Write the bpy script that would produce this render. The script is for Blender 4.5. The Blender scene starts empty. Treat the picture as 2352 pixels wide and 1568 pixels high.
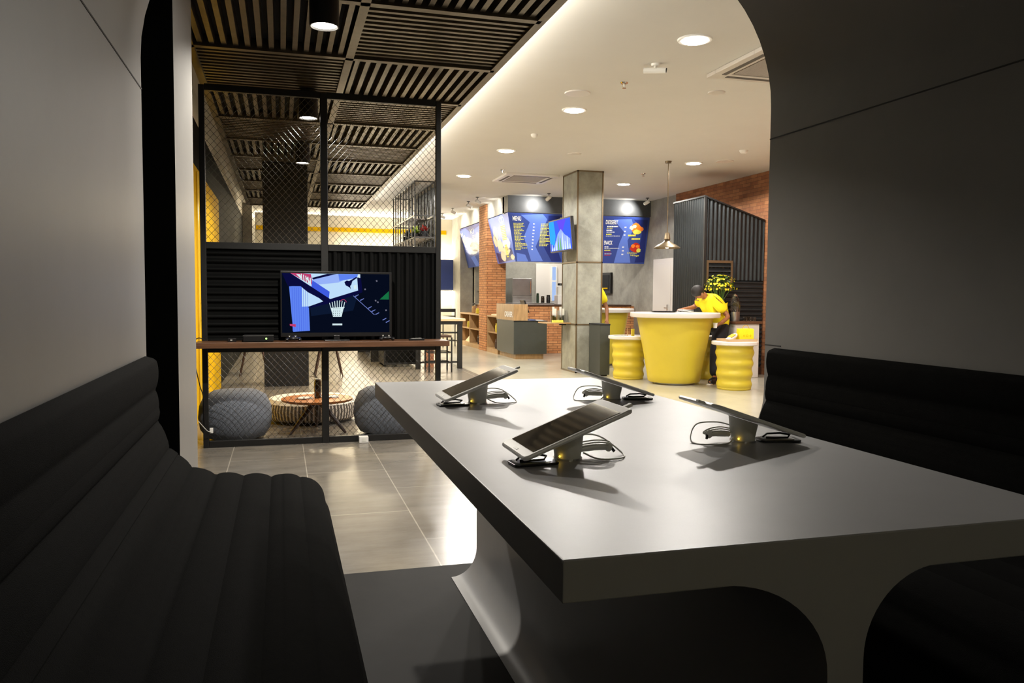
import bpy, math, random
from mathutils import Matrix, Vector
random.seed(7)
S = bpy.context.scene
COL = S.collection
PI = math.pi

# ------------------------------------------------------------------ camera
M = ((0.9612957788935769, 0.009239482213886359, -0.27536350057662057),
     (-0.2754298315318807, 0.057575727495364895, -0.9595954582560816),
     (0.006988088702286064, 0.9982983860408663, 0.057892132837633656))
H = 1.3
cam = bpy.data.cameras.new('camera')
cam.sensor_width = 36.0
cam.lens = 1850.0 / 2352.0 * 36.0
cam.clip_start = 0.02
cam.clip_end = 80
co = bpy.data.objects.new('camera', cam)
COL.objects.link(co)
mw = Matrix(M).to_4x4()
mw.translation = Vector((0, 0, H))
co.matrix_world = mw
S.camera = co
S.view_settings.view_transform = 'Standard'
S.view_settings.look = 'None'
S.view_settings.exposure = 0.0
S.view_settings.gamma = 1.0
S.view_settings.use_curve_mapping = False

# ------------------------------------------------------------------ materials
def srgb(c):
    return tuple((v / 12.92 if v <= 0.04045 else ((v + 0.055) / 1.055) ** 2.4) for v in c)

def C8(r, g, b):
    return srgb((r / 255, g / 255, b / 255))

def mat(name, col, rough=0.5, metal=0.0, var=0.0, scale=8.0, bump=0.0, bscale=60.0, emit=0.0, trans=0.0, coat=0.0, stretch=None, spec=0.5):
    m = bpy.data.materials.new(name)
    m.use_nodes = True
    nt = m.node_tree
    b = nt.nodes['Principled BSDF']
    b.inputs['Base Color'].default_value = (*col, 1)
    b.inputs['Roughness'].default_value = rough
    b.inputs['Metallic'].default_value = metal
    b.inputs['Specular IOR Level'].default_value = spec
    if coat:
        b.inputs['Coat Weight'].default_value = coat
        b.inputs['Coat Roughness'].default_value = 0.08
    if trans:
        b.inputs['Transmission Weight'].default_value = trans
    if emit:
        b.inputs['Emission Color'].default_value = (*col, 1)
        b.inputs['Emission Strength'].default_value = emit
    tc = nt.nodes.new('ShaderNodeTexCoord')
    mp = nt.nodes.new('ShaderNodeMapping')
    if stretch:
        mp.inputs['Scale'].default_value = stretch
    nt.links.new(tc.outputs['Object'], mp.inputs['Vector'])
    if var:
        n = nt.nodes.new('ShaderNodeTexNoise')
        n.inputs['Scale'].default_value = scale
        n.inputs['Detail'].default_value = 6
        n.inputs['Roughness'].default_value = 0.65
        nt.links.new(mp.outputs['Vector'], n.inputs['Vector'])
        r = nt.nodes.new('ShaderNodeValToRGB')
        r.color_ramp.elements[0].position = 0.3
        r.color_ramp.elements[1].position = 0.7
        r.color_ramp.elements[0].color = (*[max(0, v * (1 - var)) for v in col], 1)
        r.color_ramp.elements[1].color = (*[min(1, v * (1 + var)) for v in col], 1)
        nt.links.new(n.outputs['Fac'], r.inputs['Fac'])
        nt.links.new(r.outputs['Color'], b.inputs['Base Color'])
    if bump:
        n2 = nt.nodes.new('ShaderNodeTexNoise')
        n2.inputs['Scale'].default_value = bscale
        n2.inputs['Detail'].default_value = 3
        nt.links.new(mp.outputs['Vector'], n2.inputs['Vector'])
        bp = nt.nodes.new('ShaderNodeBump')
        bp.inputs['Strength'].default_value = bump
        bp.inputs['Distance'].default_value = 0.01
        nt.links.new(n2.outputs['Fac'], bp.inputs['Height'])
        nt.links.new(bp.outputs['Normal'], b.inputs['Normal'])
    return m

def brick_mat(name, c1, c2, cm, bw, bh, mortar, rough, rot=(0, 0, 0), loc=(0, 0, 0), bump=0.4, offset=0.5, noise=0.25, nscale=3.0, swap=None, msmooth=0.1, nstretch=(1, 1, 1), spec=0.5):
    m = bpy.data.materials.new(name)
    m.use_nodes = True
    nt = m.node_tree
    b = nt.nodes['Principled BSDF']
    b.inputs['Roughness'].default_value = rough
    b.inputs['Specular IOR Level'].default_value = spec
    tc = nt.nodes.new('ShaderNodeTexCoord')
    # object coords -> (along, up) chosen through a combine
    sep = nt.nodes.new('ShaderNodeSeparateXYZ')
    nt.links.new(tc.outputs['Object'], sep.inputs[0])
    cmb = nt.nodes.new('ShaderNodeCombineXYZ')
    a, u = swap or ('X', 'Z')
    if a == 'XY':
        ad = nt.nodes.new('ShaderNodeMath'); ad.operation = 'ADD'
        nt.links.new(sep.outputs['X'], ad.inputs[0]); nt.links.new(sep.outputs['Y'], ad.inputs[1])
        nt.links.new(ad.outputs[0], cmb.inputs['X'])
    else:
        nt.links.new(sep.outputs[a], cmb.inputs['X'])
    nt.links.new(sep.outputs[u], cmb.inputs['Y'])
    mp = nt.nodes.new('ShaderNodeMapping')
    mp.inputs['Location'].default_value = loc
    nt.links.new(cmb.outputs[0], mp.inputs['Vector'])
    br = nt.nodes.new('ShaderNodeTexBrick')
    br.offset = offset
    br.inputs['Scale'].default_value = 1.0
    br.inputs['Color1'].default_value = (*c1, 1)
    br.inputs['Color2'].default_value = (*c2, 1)
    br.inputs['Mortar'].default_value = (*cm, 1)
    br.inputs['Brick Width'].default_value = bw
    br.inputs['Row Height'].default_value = bh
    br.inputs['Mortar Size'].default_value = mortar
    br.inputs['Mortar Smooth'].default_value = msmooth
    nt.links.new(mp.outputs['Vector'], br.inputs['Vector'])
    n = nt.nodes.new('ShaderNodeTexNoise')
    n.inputs['Scale'].default_value = nscale
    n.inputs['Detail'].default_value = 8
    n.inputs['Roughness'].default_value = 0.7
    mp2 = nt.nodes.new('ShaderNodeMapping')
    mp2.inputs['Scale'].default_value = nstretch
    nt.links.new(tc.outputs['Object'], mp2.inputs['Vector'])
    nt.links.new(mp2.outputs['Vector'], n.inputs['Vector'])
    mx = nt.nodes.new('ShaderNodeMix')
    mx.data_type = 'RGBA'
    mx.blend_type = 'MULTIPLY'
    mx.inputs['Factor'].default_value = 1.0
    rr = nt.nodes.new('ShaderNodeMapRange')
    rr.inputs['From Min'].default_value = 0.3
    rr.inputs['From Max'].default_value = 0.7
    rr.inputs['To Min'].default_value = 1 - noise
    rr.inputs['To Max'].default_value = 1 + noise
    nt.links.new(n.outputs['Fac'], rr.inputs['Value'])
    nt.links.new(br.outputs['Color'], mx.inputs['A'])
    nt.links.new(rr.outputs['Result'], mx.inputs['B'])
    nt.links.new(mx.outputs['Result'], b.inputs['Base Color'])
    bp = nt.nodes.new('ShaderNodeBump')
    bp.invert = True
    bp.inputs['Strength'].default_value = bump
    bp.inputs['Distance'].default_value = 0.01
    nt.links.new(br.outputs['Fac'], bp.inputs['Height'])
    nt.links.new(bp.outputs['Normal'], b.inputs['Normal'])
    return m

def emis(name, col, k):
    m = bpy.data.materials.new(name)
    m.use_nodes = True
    nt = m.node_tree
    nt.nodes.clear()
    o = nt.nodes.new('ShaderNodeOutputMaterial')
    e = nt.nodes.new('ShaderNodeEmission')
    e.inputs['Color'].default_value = (*col, 1)
    e.inputs['Strength'].default_value = k
    nt.links.new(e.outputs[0], o.inputs[0])
    return m

K = {}
K['booth'] = mat('grey booth paint', (0.20, 0.195, 0.185), 0.43, var=0.05, scale=3, bump=0.02, bscale=300, spec=0.38)
K['table'] = mat('grey table lacquer', (0.37, 0.37, 0.378), 0.39, var=0.04, scale=6, bump=0.012, bscale=260, spec=0.5)
K['floorboard'] = mat('dark grey platform laminate', (0.009, 0.009, 0.0085), 0.65, var=0.2, scale=5, spec=0.12)
K['fabric'] = mat('black quilted fabric', (0.004, 0.004, 0.0038), 0.95, var=0.25, scale=40, bump=0.3, bscale=500, spec=0.05)
K['seam'] = mat('seam shadow gap', (0.03, 0.03, 0.03), 0.8)
K['blackmetal'] = mat('black painted steel', (0.012, 0.012, 0.012), 0.38, var=0.2, scale=20)
K['slat'] = mat('bronze black slat metal', (0.12, 0.10, 0.072), 0.33, metal=0.75, var=0.25, scale=12)
K['void'] = mat('black ceiling deck', (0.006, 0.006, 0.006), 0.9)
K['corr'] = mat('black corrugated sheet', (0.003, 0.0032, 0.0032), 0.6, var=0.15, scale=10, spec=0.1)
K['corrg'] = mat('dark grey corrugated steel', (0.026, 0.031, 0.034), 0.36, metal=0.4, var=0.15, scale=10)
K['white'] = mat('white ceiling paint', (0.70, 0.69, 0.66), 0.7, var=0.02, scale=1.5)
K['wallwarm'] = mat('pale plaster wall', (0.62, 0.58, 0.48), 0.6, var=0.06, scale=2)
K['concrete'] = mat('raw concrete plaster', (0.30, 0.29, 0.255), 0.6, var=0.28, scale=2.6, bump=0.15, bscale=30)
K['column'] = mat('cement board cladding', (0.29, 0.29, 0.245), 0.6, var=0.25, scale=5, bump=0.25, bscale=60)
K['darkwall'] = mat('charcoal wall paint', (0.010, 0.011, 0.011), 0.7, var=0.15, scale=4, spec=0.03)
K['darkcol'] = mat('charcoal column paint', (0.018, 0.019, 0.021), 0.7, var=0.15, scale=4, spec=0.15)
K['yellow'] = mat('yellow gloss plastic', C8(202, 182, 54), 0.42, var=0.03, scale=3)
K['yellowdoor'] = mat('yellow door paint', C8(205, 162, 8), 0.65, var=0.12, scale=3, spec=0.06)
K['whitetop'] = mat('white laminate', (0.74, 0.70, 0.66), 0.3)
K['whiteplastic'] = mat('white plastic', (0.88, 0.87, 0.84), 0.3)
K['greyplastic'] = mat('pale grey plastic', (0.80, 0.80, 0.74), 0.4)
K['glass'] = mat('black tablet glass', (0.004, 0.004, 0.004), 0.04, coat=1.0)
K['blackplastic'] = mat('black plastic', (0.012, 0.012, 0.013), 0.3)
K['cable'] = mat('pale cable jacket', (0.55, 0.55, 0.50), 0.4)
K['wood'] = mat('reddish brown shelf wood', (0.13, 0.06, 0.03), 0.4, var=0.35, scale=6, stretch=(0.6, 8, 8))
K['oak'] = mat('light oak veneer', (0.42, 0.26, 0.12), 0.45, var=0.25, scale=6, stretch=(3, 3, 0.6))
K['oaktable'] = mat('pale oak table top', (0.62, 0.48, 0.30), 0.4, var=0.15, scale=6, stretch=(0.6, 5, 5))
K['darkwood'] = mat('dark stained wood', (0.05, 0.022, 0.012), 0.4, var=0.3, scale=10)
K['orange'] = mat('orange leather', C8(205, 90, 35), 0.5, var=0.1)
K['bluegrey'] = mat('blue grey felt', (0.18, 0.20, 0.24), 0.95, var=0.15, scale=40, bump=0.5, bscale=200)
K['steel'] = mat('brushed stainless steel', (0.55, 0.55, 0.55), 0.28, metal=0.9, var=0.1, scale=4)
K['chrome'] = mat('chrome', (0.8, 0.8, 0.8), 0.1, metal=1.0)
K['cash'] = mat('slate grey laminate', (0.045, 0.05, 0.045), 0.4, var=0.08)
K['clear'] = mat('clear glass', (0.95, 0.97, 0.97), 0.02, trans=1.0)
K['bluewall'] = mat('navy blue panel', C8(40, 60, 125), 0.5, var=0.05)
K['board'] = mat('blue printed board', C8(50, 70, 142), 0.3)
K['board2'] = mat('pale blue print', C8(92, 120, 205), 0.3)
K['board3'] = mat('deep blue print', C8(26, 40, 110), 0.3)
K['printwhite'] = mat('white print', (0.9, 0.9, 0.88), 0.4)
K['printyellow'] = mat('yellow print', C8(226, 222, 90), 0.4)
K['printorange'] = mat('orange print', C8(245, 130, 40), 0.4)
K['printred'] = mat('red print', C8(190, 40, 25), 0.4)
K['printfood'] = mat('cream print', C8(245, 225, 190), 0.4)
K['fascia'] = mat('dark grey fascia', (0.06, 0.065, 0.07), 0.4, var=0.1)
K['skin'] = mat('skin', C8(150, 98, 66), 0.5, var=0.05)
K['shirt'] = mat('yellow shirt cloth', C8(242, 222, 20), 0.8, var=0.04, bump=0.2, bscale=60)
K['trousers'] = mat('black trousers cloth', (0.010, 0.010, 0.014), 0.9)
K['hair'] = mat('black hair', (0.010, 0.007, 0.006), 0.6)
K['petal'] = mat('yellow petals', C8(245, 225, 30), 0.5)
K['leaf'] = mat('green leaves', C8(60, 92, 30), 0.5, var=0.3)
K['leafdark'] = mat('dark green leaves', C8(22, 48, 24), 0.5, var=0.3)
K['paper'] = mat('white paper', (0.8, 0.8, 0.78), 0.6)
K['cardboard'] = mat('kraft card', (0.55, 0.38, 0.22), 0.7)
K['brass'] = mat('aged brass', (0.20, 0.15, 0.09), 0.35, metal=0.7)
K['dkglass'] = mat('dark bottle glass', (0.02, 0.012, 0.006), 0.1, coat=0.5)
K['brick'] = brick_mat('orange brick', C8(200, 142, 92), C8(178, 118, 72), C8(120, 80, 52), 0.22, 0.055, 0.006, 0.8, swap=('XY', 'Z'), noise=0.22, nscale=7)
K['brickred'] = brick_mat('red brown brick', C8(160, 108, 70), C8(132, 82, 50), C8(110, 74, 50), 0.22, 0.06, 0.004, 0.8, swap=('XY', 'Z'), noise=0.25, nscale=5)
K['tile'] = brick_mat('grey stone floor tile', (0.165, 0.150, 0.128), (0.182, 0.165, 0.140), (0.36, 0.33, 0.28), 1.17, 0.56, 0.004, 0.24, swap=('Y', 'X'), loc=(0.5, -0.17, 0), bump=0.05, noise=0.25, nscale=2.2, nstretch=(1.0, 3.2, 1))
K['tile2'] = brick_mat('cream polished floor tile', (0.44, 0.42, 0.35), (0.46, 0.44, 0.36), (0.36, 0.34, 0.29), 1.2, 1.2, 0.004, 0.22, swap=('Y', 'X'), loc=(0.5, 0.4, 0), bump=0.04, offset=0.0, noise=0.08, nscale=1.5)

def stripe_mat(name, c1, c2, n):
    m = bpy.data.materials.new(name)
    m.use_nodes = True
    nt = m.node_tree
    b = nt.nodes['Principled BSDF']
    b.inputs['Roughness'].default_value = 0.9
    tc = nt.nodes.new('ShaderNodeTexCoord')
    sep = nt.nodes.new('ShaderNodeSeparateXYZ')
    nt.links.new(tc.outputs['Object'], sep.inputs[0])
    at = nt.nodes.new('ShaderNodeMath'); at.operation = 'ARCTAN2'
    nt.links.new(sep.outputs['Y'], at.inputs[0]); nt.links.new(sep.outputs['X'], at.inputs[1])
    nz = nt.nodes.new('ShaderNodeTexNoise'); nz.inputs['Scale'].default_value = 9
    nt.links.new(tc.outputs['Object'], nz.inputs['Vector'])
    ml = nt.nodes.new('ShaderNodeMath'); ml.operation = 'MULTIPLY_ADD'
    ml.inputs[1].default_value = n
    nt.links.new(at.outputs[0], ml.inputs[0]); nt.links.new(nz.outputs['Fac'], ml.inputs[2])
    sn = nt.nodes.new('ShaderNodeMath'); sn.operation = 'SINE'
    nt.links.new(ml.outputs[0], sn.inputs[0])
    r = nt.nodes.new('ShaderNodeValToRGB')
    r.color_ramp.elements[0].position = 0.0; r.color_ramp.elements[0].color = (*c1, 1)
    r.color_ramp.elements[1].position = 0.55; r.color_ramp.elements[1].color = (*c2, 1)
    nt.links.new(sn.outputs[0], r.inputs['Fac'])
    nt.links.new(r.outputs['Color'], b.inputs['Base Color'])
    return m
K['stripes'] = stripe_mat('cream and brown striped fabric', (0.10, 0.085, 0.07), (0.62, 0.57, 0.48), 75)

# ------------------------------------------------------------------ mesh builder
class MB:
    def __init__(s):
        s.v = []; s.f = []; s.m = []
    def add(s, vs, fs, m=0):
        o = len(s.v)
        s.v += [tuple(v) for v in vs]
        s.f += [tuple(i + o for i in f) for f in fs]
        s.m += [m] * len(fs)
        return s
    def box(s, x0, x1, y0, y1, z0, z1, m=0):
        return s.add([(x0, y0, z0), (x1, y0, z0), (x1, y1, z0), (x0, y1, z0), (x0, y0, z1), (x1, y0, z1), (x1, y1, z1), (x0, y1, z1)],
                     [(0, 3, 2, 1), (4, 5, 6, 7), (0, 1, 5, 4), (1, 2, 6, 5), (2, 3, 7, 6), (3, 0, 4, 7)], m)
    def prism(s, poly, axis, a0, a1, m=0):
        n = len(poly)
        if axis == 'Y':
            A = [(p[0], a0, p[1]) for p in poly]; B = [(p[0], a1, p[1]) for p in poly]
        elif axis == 'X':
            A = [(a0, p[0], p[1]) for p in poly]; B = [(a1, p[0], p[1]) for p in poly]
        else:
            A = [(p[0], p[1], a0) for p in poly]; B = [(p[0], p[1], a1) for p in poly]
        fs = [tuple(range(n)), tuple(range(2 * n - 1, n - 1, -1))] + [(i, i + n, (i + 1) % n + n, (i + 1) % n) for i in range(n)]
        return s.add(A + B, fs, m)
    def strip(s, pa, pb, axis, a0, a1, m=0):
        """two matching polylines pa, pb joined into a solid ribbon extruded along axis"""
        n = len(pa)
        def p3(p, a):
            return (p[0], a, p[1]) if axis == 'Y' else (a, p[0], p[1]) if axis == 'X' else (p[0], p[1], a)
        vs = [p3(p, a0) for p in pa] + [p3(p, a0) for p in pb] + [p3(p, a1) for p in pa] + [p3(p, a1) for p in pb]
        fs = []
        for i in range(n - 1):
            fs += [(i, i + 1, n + i + 1, n + i), (2 * n + i, 3 * n + i, 3 * n + i + 1, 2 * n + i + 1),
                   (i, 2 * n + i, 2 * n + i + 1, i + 1), (n + i, n + i + 1, 3 * n + i + 1, 3 * n + i)]
        fs += [(0, n, 3 * n, 2 * n), (n - 1, 3 * n - 1, 4 * n - 1, 2 * n - 1)]
        return s.add(vs, fs, m)
    def tube(s, pts, r, n=8, m=0, r1=None):
        P_ = [Vector(p) for p in pts]
        k = len(P_)
        up = Vector((0, 0, 1))
        rings = []
        prev = None
        for i, p in enumerate(P_):
            t = (P_[min(i + 1, k - 1)] - P_[max(i - 1, 0)]).normalized()
            if prev is None:
                a = t.cross(up)
                if a.length < 1e-3: a = t.cross(Vector((1, 0, 0)))
                a.normalize()
            else:
                a = prev - t * prev.dot(t)
                if a.length < 1e-4: a = t.cross(up)
                a.normalize()
            prev = a
            b = t.cross(a)
            rr = r if r1 is None else r + (r1 - r) * i / (k - 1)
            rings.append([p + (a * math.cos(2 * PI * (j + .5) / n) + b * math.sin(2 * PI * (j + .5) / n)) * rr for j in range(n)])
        vs = [v for g in rings for v in g]
        fs = [(i * n + j, i * n + (j + 1) % n, (i + 1) * n + (j + 1) % n, (i + 1) * n + j) for i in range(k - 1) for j in range(n)]
        fs += [tuple(range(n - 1, -1, -1)), tuple((k - 1) * n + j for j in range(n))]
        return s.add(vs, fs, m)
    def lathe(s, prof, c, n=32, m=0):
        """prof: list of (r, z) from bottom to top"""
        vs = []; fs = []
        for (r, z) in prof:
            r = max(r, 1e-4)
            vs += [(c[0] + r * math.cos(2 * PI * j / n), c[1] + r * math.sin(2 * PI * j / n), c[2] + z) for j in range(n)]
        k = len(prof)
        fs = [(i * n + j, i * n + (j + 1) % n, (i + 1) * n + (j + 1) % n, (i + 1) * n + j) for i in range(k - 1) for j in range(n)]
        fs += [tuple(range(n - 1, -1, -1)), tuple((k - 1) * n + j for j in range(n))]
        return s.add(vs, fs, m)
    def ball(s, c, r, n=14, m=0, k=10):
        rx, ry, rz = r if isinstance(r, tuple) else (r, r, r)
        vs = []; fs = []
        for i in range(k + 1):
            t = PI * i / k
            q = max(math.sin(t), 1e-3)
            vs += [(c[0] + rx * q * math.cos(2 * PI * j / n), c[1] + ry * q * math.sin(2 * PI * j / n), c[2] - rz * math.cos(t)) for j in range(n)]
        fs = [(i * n + j, i * n + (j + 1) % n, (i + 1) * n + (j + 1) % n, (i + 1) * n + j) for i in range(k) for j in range(n)]
        fs += [tuple(range(n - 1, -1, -1)), tuple(k * n + j for j in range(n))]
        return s.add(vs, fs, m)
    def xf(s, f):
        s.v = [tuple(f(*v)) for v in s.v]
        return s
    def build(s, name, mats, parent=None, smooth=False, bevel=0, origin=None):
        me = bpy.data.meshes.new(name)
        if parent is not None:
            o0 = wl(parent)
        elif origin is not None:
            o0 = Vector(origin)
        else:
            xs = [v[0] for v in s.v]; ys = [v[1] for v in s.v]; zs = [v[2] for v in s.v]
            o0 = Vector(((min(xs) + max(xs)) / 2, (min(ys) + max(ys)) / 2, min(zs)))
        me.from_pydata([(v[0] - o0.x, v[1] - o0.y, v[2] - o0.z) for v in s.v], [], s.f)
        if not isinstance(mats, (list, tuple)): mats = [mats]
        for mm in mats: me.materials.append(mm)
        me.polygons.foreach_set('material_index', s.m)
        me.update(calc_edges=True)
        import bmesh
        b = bmesh.new(); b.from_mesh(me)
        bmesh.ops.recalc_face_normals(b, faces=b.faces)
        b.to_mesh(me); b.free()
        if smooth:
            for p in me.polygons: p.use_smooth = True
        ob = bpy.data.objects.new(name, me)
        COL.objects.link(ob)
        if parent is not None:
            ob.parent = parent
        else:
            ob.location = o0
        if bevel:
            bv = ob.modifiers.new('bevel', 'BEVEL')
            bv.width = bevel; bv.segments = 2; bv.limit_method = 'ANGLE'; bv.angle_limit = 0.7
        if smooth:
            es = ob.modifiers.new('split', 'EDGE_SPLIT'); es.split_angle = math.radians(38)
        return ob

WL = {}
def wl(o):
    v = Vector(o.location)
    p = o.parent
    while p is not None:
        v = v + Vector(p.location); p = p.parent
    return v

def thing(name, label, cat, loc, group=None):
    o = bpy.data.objects.new(name, None)
    COL.objects.link(o)
    o.empty_display_size = 0.05
    o.location = loc
    return tag(o, label, cat, group)

def tag(o, label, cat, group=None):
    o['label'] = label; o['category'] = cat
    if group: o['group'] = group
    return o

def struct(o, label=None):
    o['kind'] = 'structure'
    if label: o['label'] = label
    return o

def arc(cx, cz, rx, rz, a0, a1, n=10):
    return [(cx + rx * math.cos(math.radians(a0 + (a1 - a0) * i / n)), cz + rz * math.sin(math.radians(a0 + (a1 - a0) * i / n))) for i in range(n + 1)]

def dup(root, loc, rotz=0, label=None, group=None, scale=None):
    r = root.copy(); COL.objects.link(r); r.location = loc; r.rotation_euler = (0, 0, rotz)
    if label: r['label'] = label
    if group: r['group'] = group
    if scale: r.scale = scale
    for ch in list(root.children):
        c = ch.copy(); COL.objects.link(c); c.parent = r
        for g in list(ch.children):
            d = g.copy(); COL.objects.link(d); d.parent = c
    return r

def text_mesh(txt, size=1.0, ex=0.0, shear=0.0, bold=0.0):
    cu = bpy.data.curves.new('t', 'FONT')
    cu.body = txt; cu.size = size; cu.extrude = ex; cu.shear = shear; cu.offset = bold
    ob = bpy.data.objects.new('t', cu)
    COL.objects.link(ob)
    dg = bpy.context.evaluated_depsgraph_get()
    me = bpy.data.meshes.new_from_object(ob.evaluated_get(dg))
    vs = [tuple(v.co) for v in me.vertices]; fs = [tuple(p.vertices) for p in me.polygons]
    bpy.data.objects.remove(ob); bpy.data.curves.remove(cu); bpy.data.meshes.remove(me)
    x0 = min(v[0] for v in vs); x1 = max(v[0] for v in vs); y0 = min(v[1] for v in vs); y1 = max(v[1] for v in vs)
    return [((v[0] - x0) / (x1 - x0), (v[1] - y0) / (y1 - y0), v[2]) for v in vs], fs

CZ = 3.36   # white ceiling height
# ================================================================== SETTING
struct(MB().box(-1.6, 3.08, -3.0, 22.2, -0.1, 0.0).build('floor', K['tile'], origin=(0, 0, 0)), 'grey stone tiled floor of the lounge side')
struct(MB().box(3.08, 8.4, -3.0, 22.2, -0.1, 0.0).build('floor', K['tile2'], origin=(0, 0, 0)), 'cream polished floor of the counter side')
struct(MB().box(-1.6, 8.4, -3.0, 22.4, CZ, CZ + 0.12).build('ceiling', K['white']), 'white plaster ceiling')
struct(MB().box(-1.1, 8.4, 22.0, 22.3, 0, CZ).build('wall_back', K['wallwarm']), 'pale far wall of the restaurant')
struct(MB().box(-1.15, -0.83, 5.2, 19.6, 0, 3.06).build('wall_left', K['darkwall']), 'charcoal side wall of the lounge')
struct(MB().box(-1.15, -0.83, 5.2, 19.6, 3.06, CZ).build('trim_1', K['wallwarm']), 'pale band above the charcoal wall')
struct(MB().box(-1.15, -0.62, 19.6, 22.0, 0, CZ).build('wall_left', K['concrete']), 'grey return of the left wall at its far end')
struct(MB().box(-1.6, 8.4, -3.2, -3.0, 0, CZ).build('wall_front', mat('olive bounce wall colour', (0.52, 0.48, 0.26), 0.6)), 'wall behind the booth')  # unseen wall, its olive tint chosen to bounce onto the table end
struct(MB().box(-1.8, -1.6, -3.0, 5.2, 0, CZ).build('wall_outer', K['darkwall']))
struct(MB().box(-1.6, -1.15, 5.2, 5.3, 0, CZ).build('wall_outer', K['darkwall']))
struct(MB().box(7.72, 7.95, -3.0, 14.92, 0, CZ).build('wall_right', K['brickred']), 'red brown brick side wall')
struct(MB().box(7.78, 7.95, 14.92, 22.0, 0, CZ).build('wall_right', K['concrete']), 'raw concrete side wall beside the menu boards')
struct(MB().box(4.9, 7.78, 20.6, 20.75, 0, CZ).build('wall_kitchen', K['concrete']), 'grey kitchen wall behind the counter')
struct(MB().box(4.54, 7.78, 16.5, 16.62, 3.0, CZ).build('wall_kitchen', K['fascia']))
# recess wall behind the niche left of the brick pillar
struct(MB().box(5.15, 5.25, 18.85, 21.0, 0, CZ).build('wall_kitchen', K['concrete']), 'grey wall inside the serving niche')
struct(MB().box(4.56, 4.9, 20.9, 22.0, 0, CZ).build('wall_kitchen', K['concrete']), 'concrete pier at the far left end of the kitchen')
# pier beyond the booth on the left
p = MB().box(-1.6, -0.407, 3.55, 4.27, 0, CZ).build('wall_pier', [K['darkwall'], K['booth']])
for f in p.data.polygons:
    if f.normal.x > 0.5: f.material_index = 1
struct(p, 'dark fronted grey sided pier beyond the booth')
# yellow stripe on the far wall
struct(MB().box(-0.6, 4.4, 21.97, 22.0, 2.94, 3.05).build('trim_2', K['yellowdoor']), 'yellow stripe across the far wall')

# ---- yellow door panels on the left wall
t = struct(MB().box(-0.83, -0.80, 7.5, 11.7, 0, 2.55).build('door_3', K['yellowdoor'], bevel=0.004), 'tall yellow door panels in the charcoal wall')
MB().box(-0.80, -0.785, 8.62, 8.70, 0, 2.5).build('edge_strip', mat('bright yellow strip', C8(240, 205, 60), 0.3), t)
MB().tube([(-0.77, 8.9, 0.95), (-0.77, 8.9, 1.25)], 0.012).box(-0.80, -0.765, 8.89, 8.91, 1.0, 1.02).box(-0.80, -0.765, 8.89, 8.91, 1.18, 1.2).build('door_handle', K['chrome'], t)

# ================================================================== SLATTED CEILING
GX = [-0.62, 0.52, 1.66]
GY = [17.36 - 1.221 * i for i in range(13)][::-1]      # ... 5.15, 6.37 ...
fr = MB()
for x in GX: fr.box(x - 0.03, x + 0.03, GY[0], GY[-1], 3.085, 3.19)
for y in GY: fr.box(GX[0], GX[-1], y - 0.03, y + 0.03, 3.085, 3.19)
fr.box(GX[0] - 0.03, GX[-1] + 0.02, GY[0], GY[-1] + 0.03, 3.19, 3.215)
grid = fr.build('ceiling', K['slat'])
struct(grid, 'dark steel framed slatted ceiling over the lounge')
MB().box(GX[0], GX[-1], GY[0], GY[-1], 3.175, 3.19).build('backing', K['void'], grid)
for j in range(len(GY) - 1):
    for i in range(2):
        x0, x1, y0, y1 = GX[i] + 0.03, GX[i + 1] - 0.03, GY[j] + 0.03, GY[j + 1] - 0.03
        b = MB()
        along = ((j + i) % 2 == 0)
        n = 13
        # a slat is a low hat section: flat face with chamfered flanks
        for k in range(n):
            if along:
                w = (x1 - x0) / n; c = x0 + (k + .5) * w
                b.prism([(c - 0.026, 3.175), (c - 0.018, 3.105), (c + 0.018, 3.105), (c + 0.026, 3.175)], 'Y', y0, y1)
            else:
                w = (y1 - y0) / n; c = y0 + (k + .5) * w
                b.prism([(c - 0.026, 3.175), (c - 0.018, 3.105), (c + 0.018, 3.105), (c + 0.026, 3.175)], 'X', x0, x1)
        b.build('slat_panel', K['slat'], grid)

# cylinder downlights under the slats
cyl_lab = ['black cylinder downlight hanging nearest the booth under the slatted ceiling',
           'black cylinder downlight just behind the mesh screen',
           'black cylinder downlight beside the charcoal column']
CYL = [(0.258, 4.913), (0.249, 7.48), (0.264, 10.05)]
K['lampface'] = emis('lamp face', (1.0, 0.93, 0.80), 14)
c0 = None
for (x, y), lb in zip(CYL, cyl_lab):
    if c0 is None:
        c0 = thing('cylinder_downlight', lb, 'ceiling light', (x, y, 2.85), 'black cylinder downlights')
        MB().lathe([(0.0, 0.02), (0.078, 0.02), (0.078, 0.0), (0.085, 0.0), (0.085, 0.235)], (x, y, 2.85), 28).build('housing', K['blackmetal'], c0, smooth=True)
        MB().lathe([(0.0, 0.010), (0.072, 0.010), (0.072, 0.019)], (x, y, 2.85), 28).build('lamp', K['lampface'], c0)
    else:
        dup(c0, (x, y, 2.85), 0, lb)

def spot(name, loc, target, watts, size_deg, blend=0.5, col=(1, 0.93, 0.82), rad=0.05):
    l = bpy.data.lights.new(name, 'SPOT')
    l.energy = watts; l.spot_size = math.radians(size_deg); l.spot_blend = blend; l.color = col; l.shadow_soft_size = rad
    o = bpy.data.objects.new(name, l); COL.objects.link(o)
    o.location = loc
    d = Vector(target) - Vector(loc)
    o.rotation_euler = d.to_track_quat('-Z', 'Y').to_euler()
    return o

def area(name, loc, rot, sx, sy, watts, col=(1, 0.93, 0.82), spread=180):
    l = bpy.data.lights.new(name, 'AREA')
    l.shape = 'RECTANGLE'; l.size = sx; l.size_y = sy; l.energy = watts; l.color = col; l.spread = math.radians(spread)
    o = bpy.data.objects.new(name, l); COL.objects.link(o)
    o.location = loc; o.rotation_euler = rot
    return o

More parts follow.
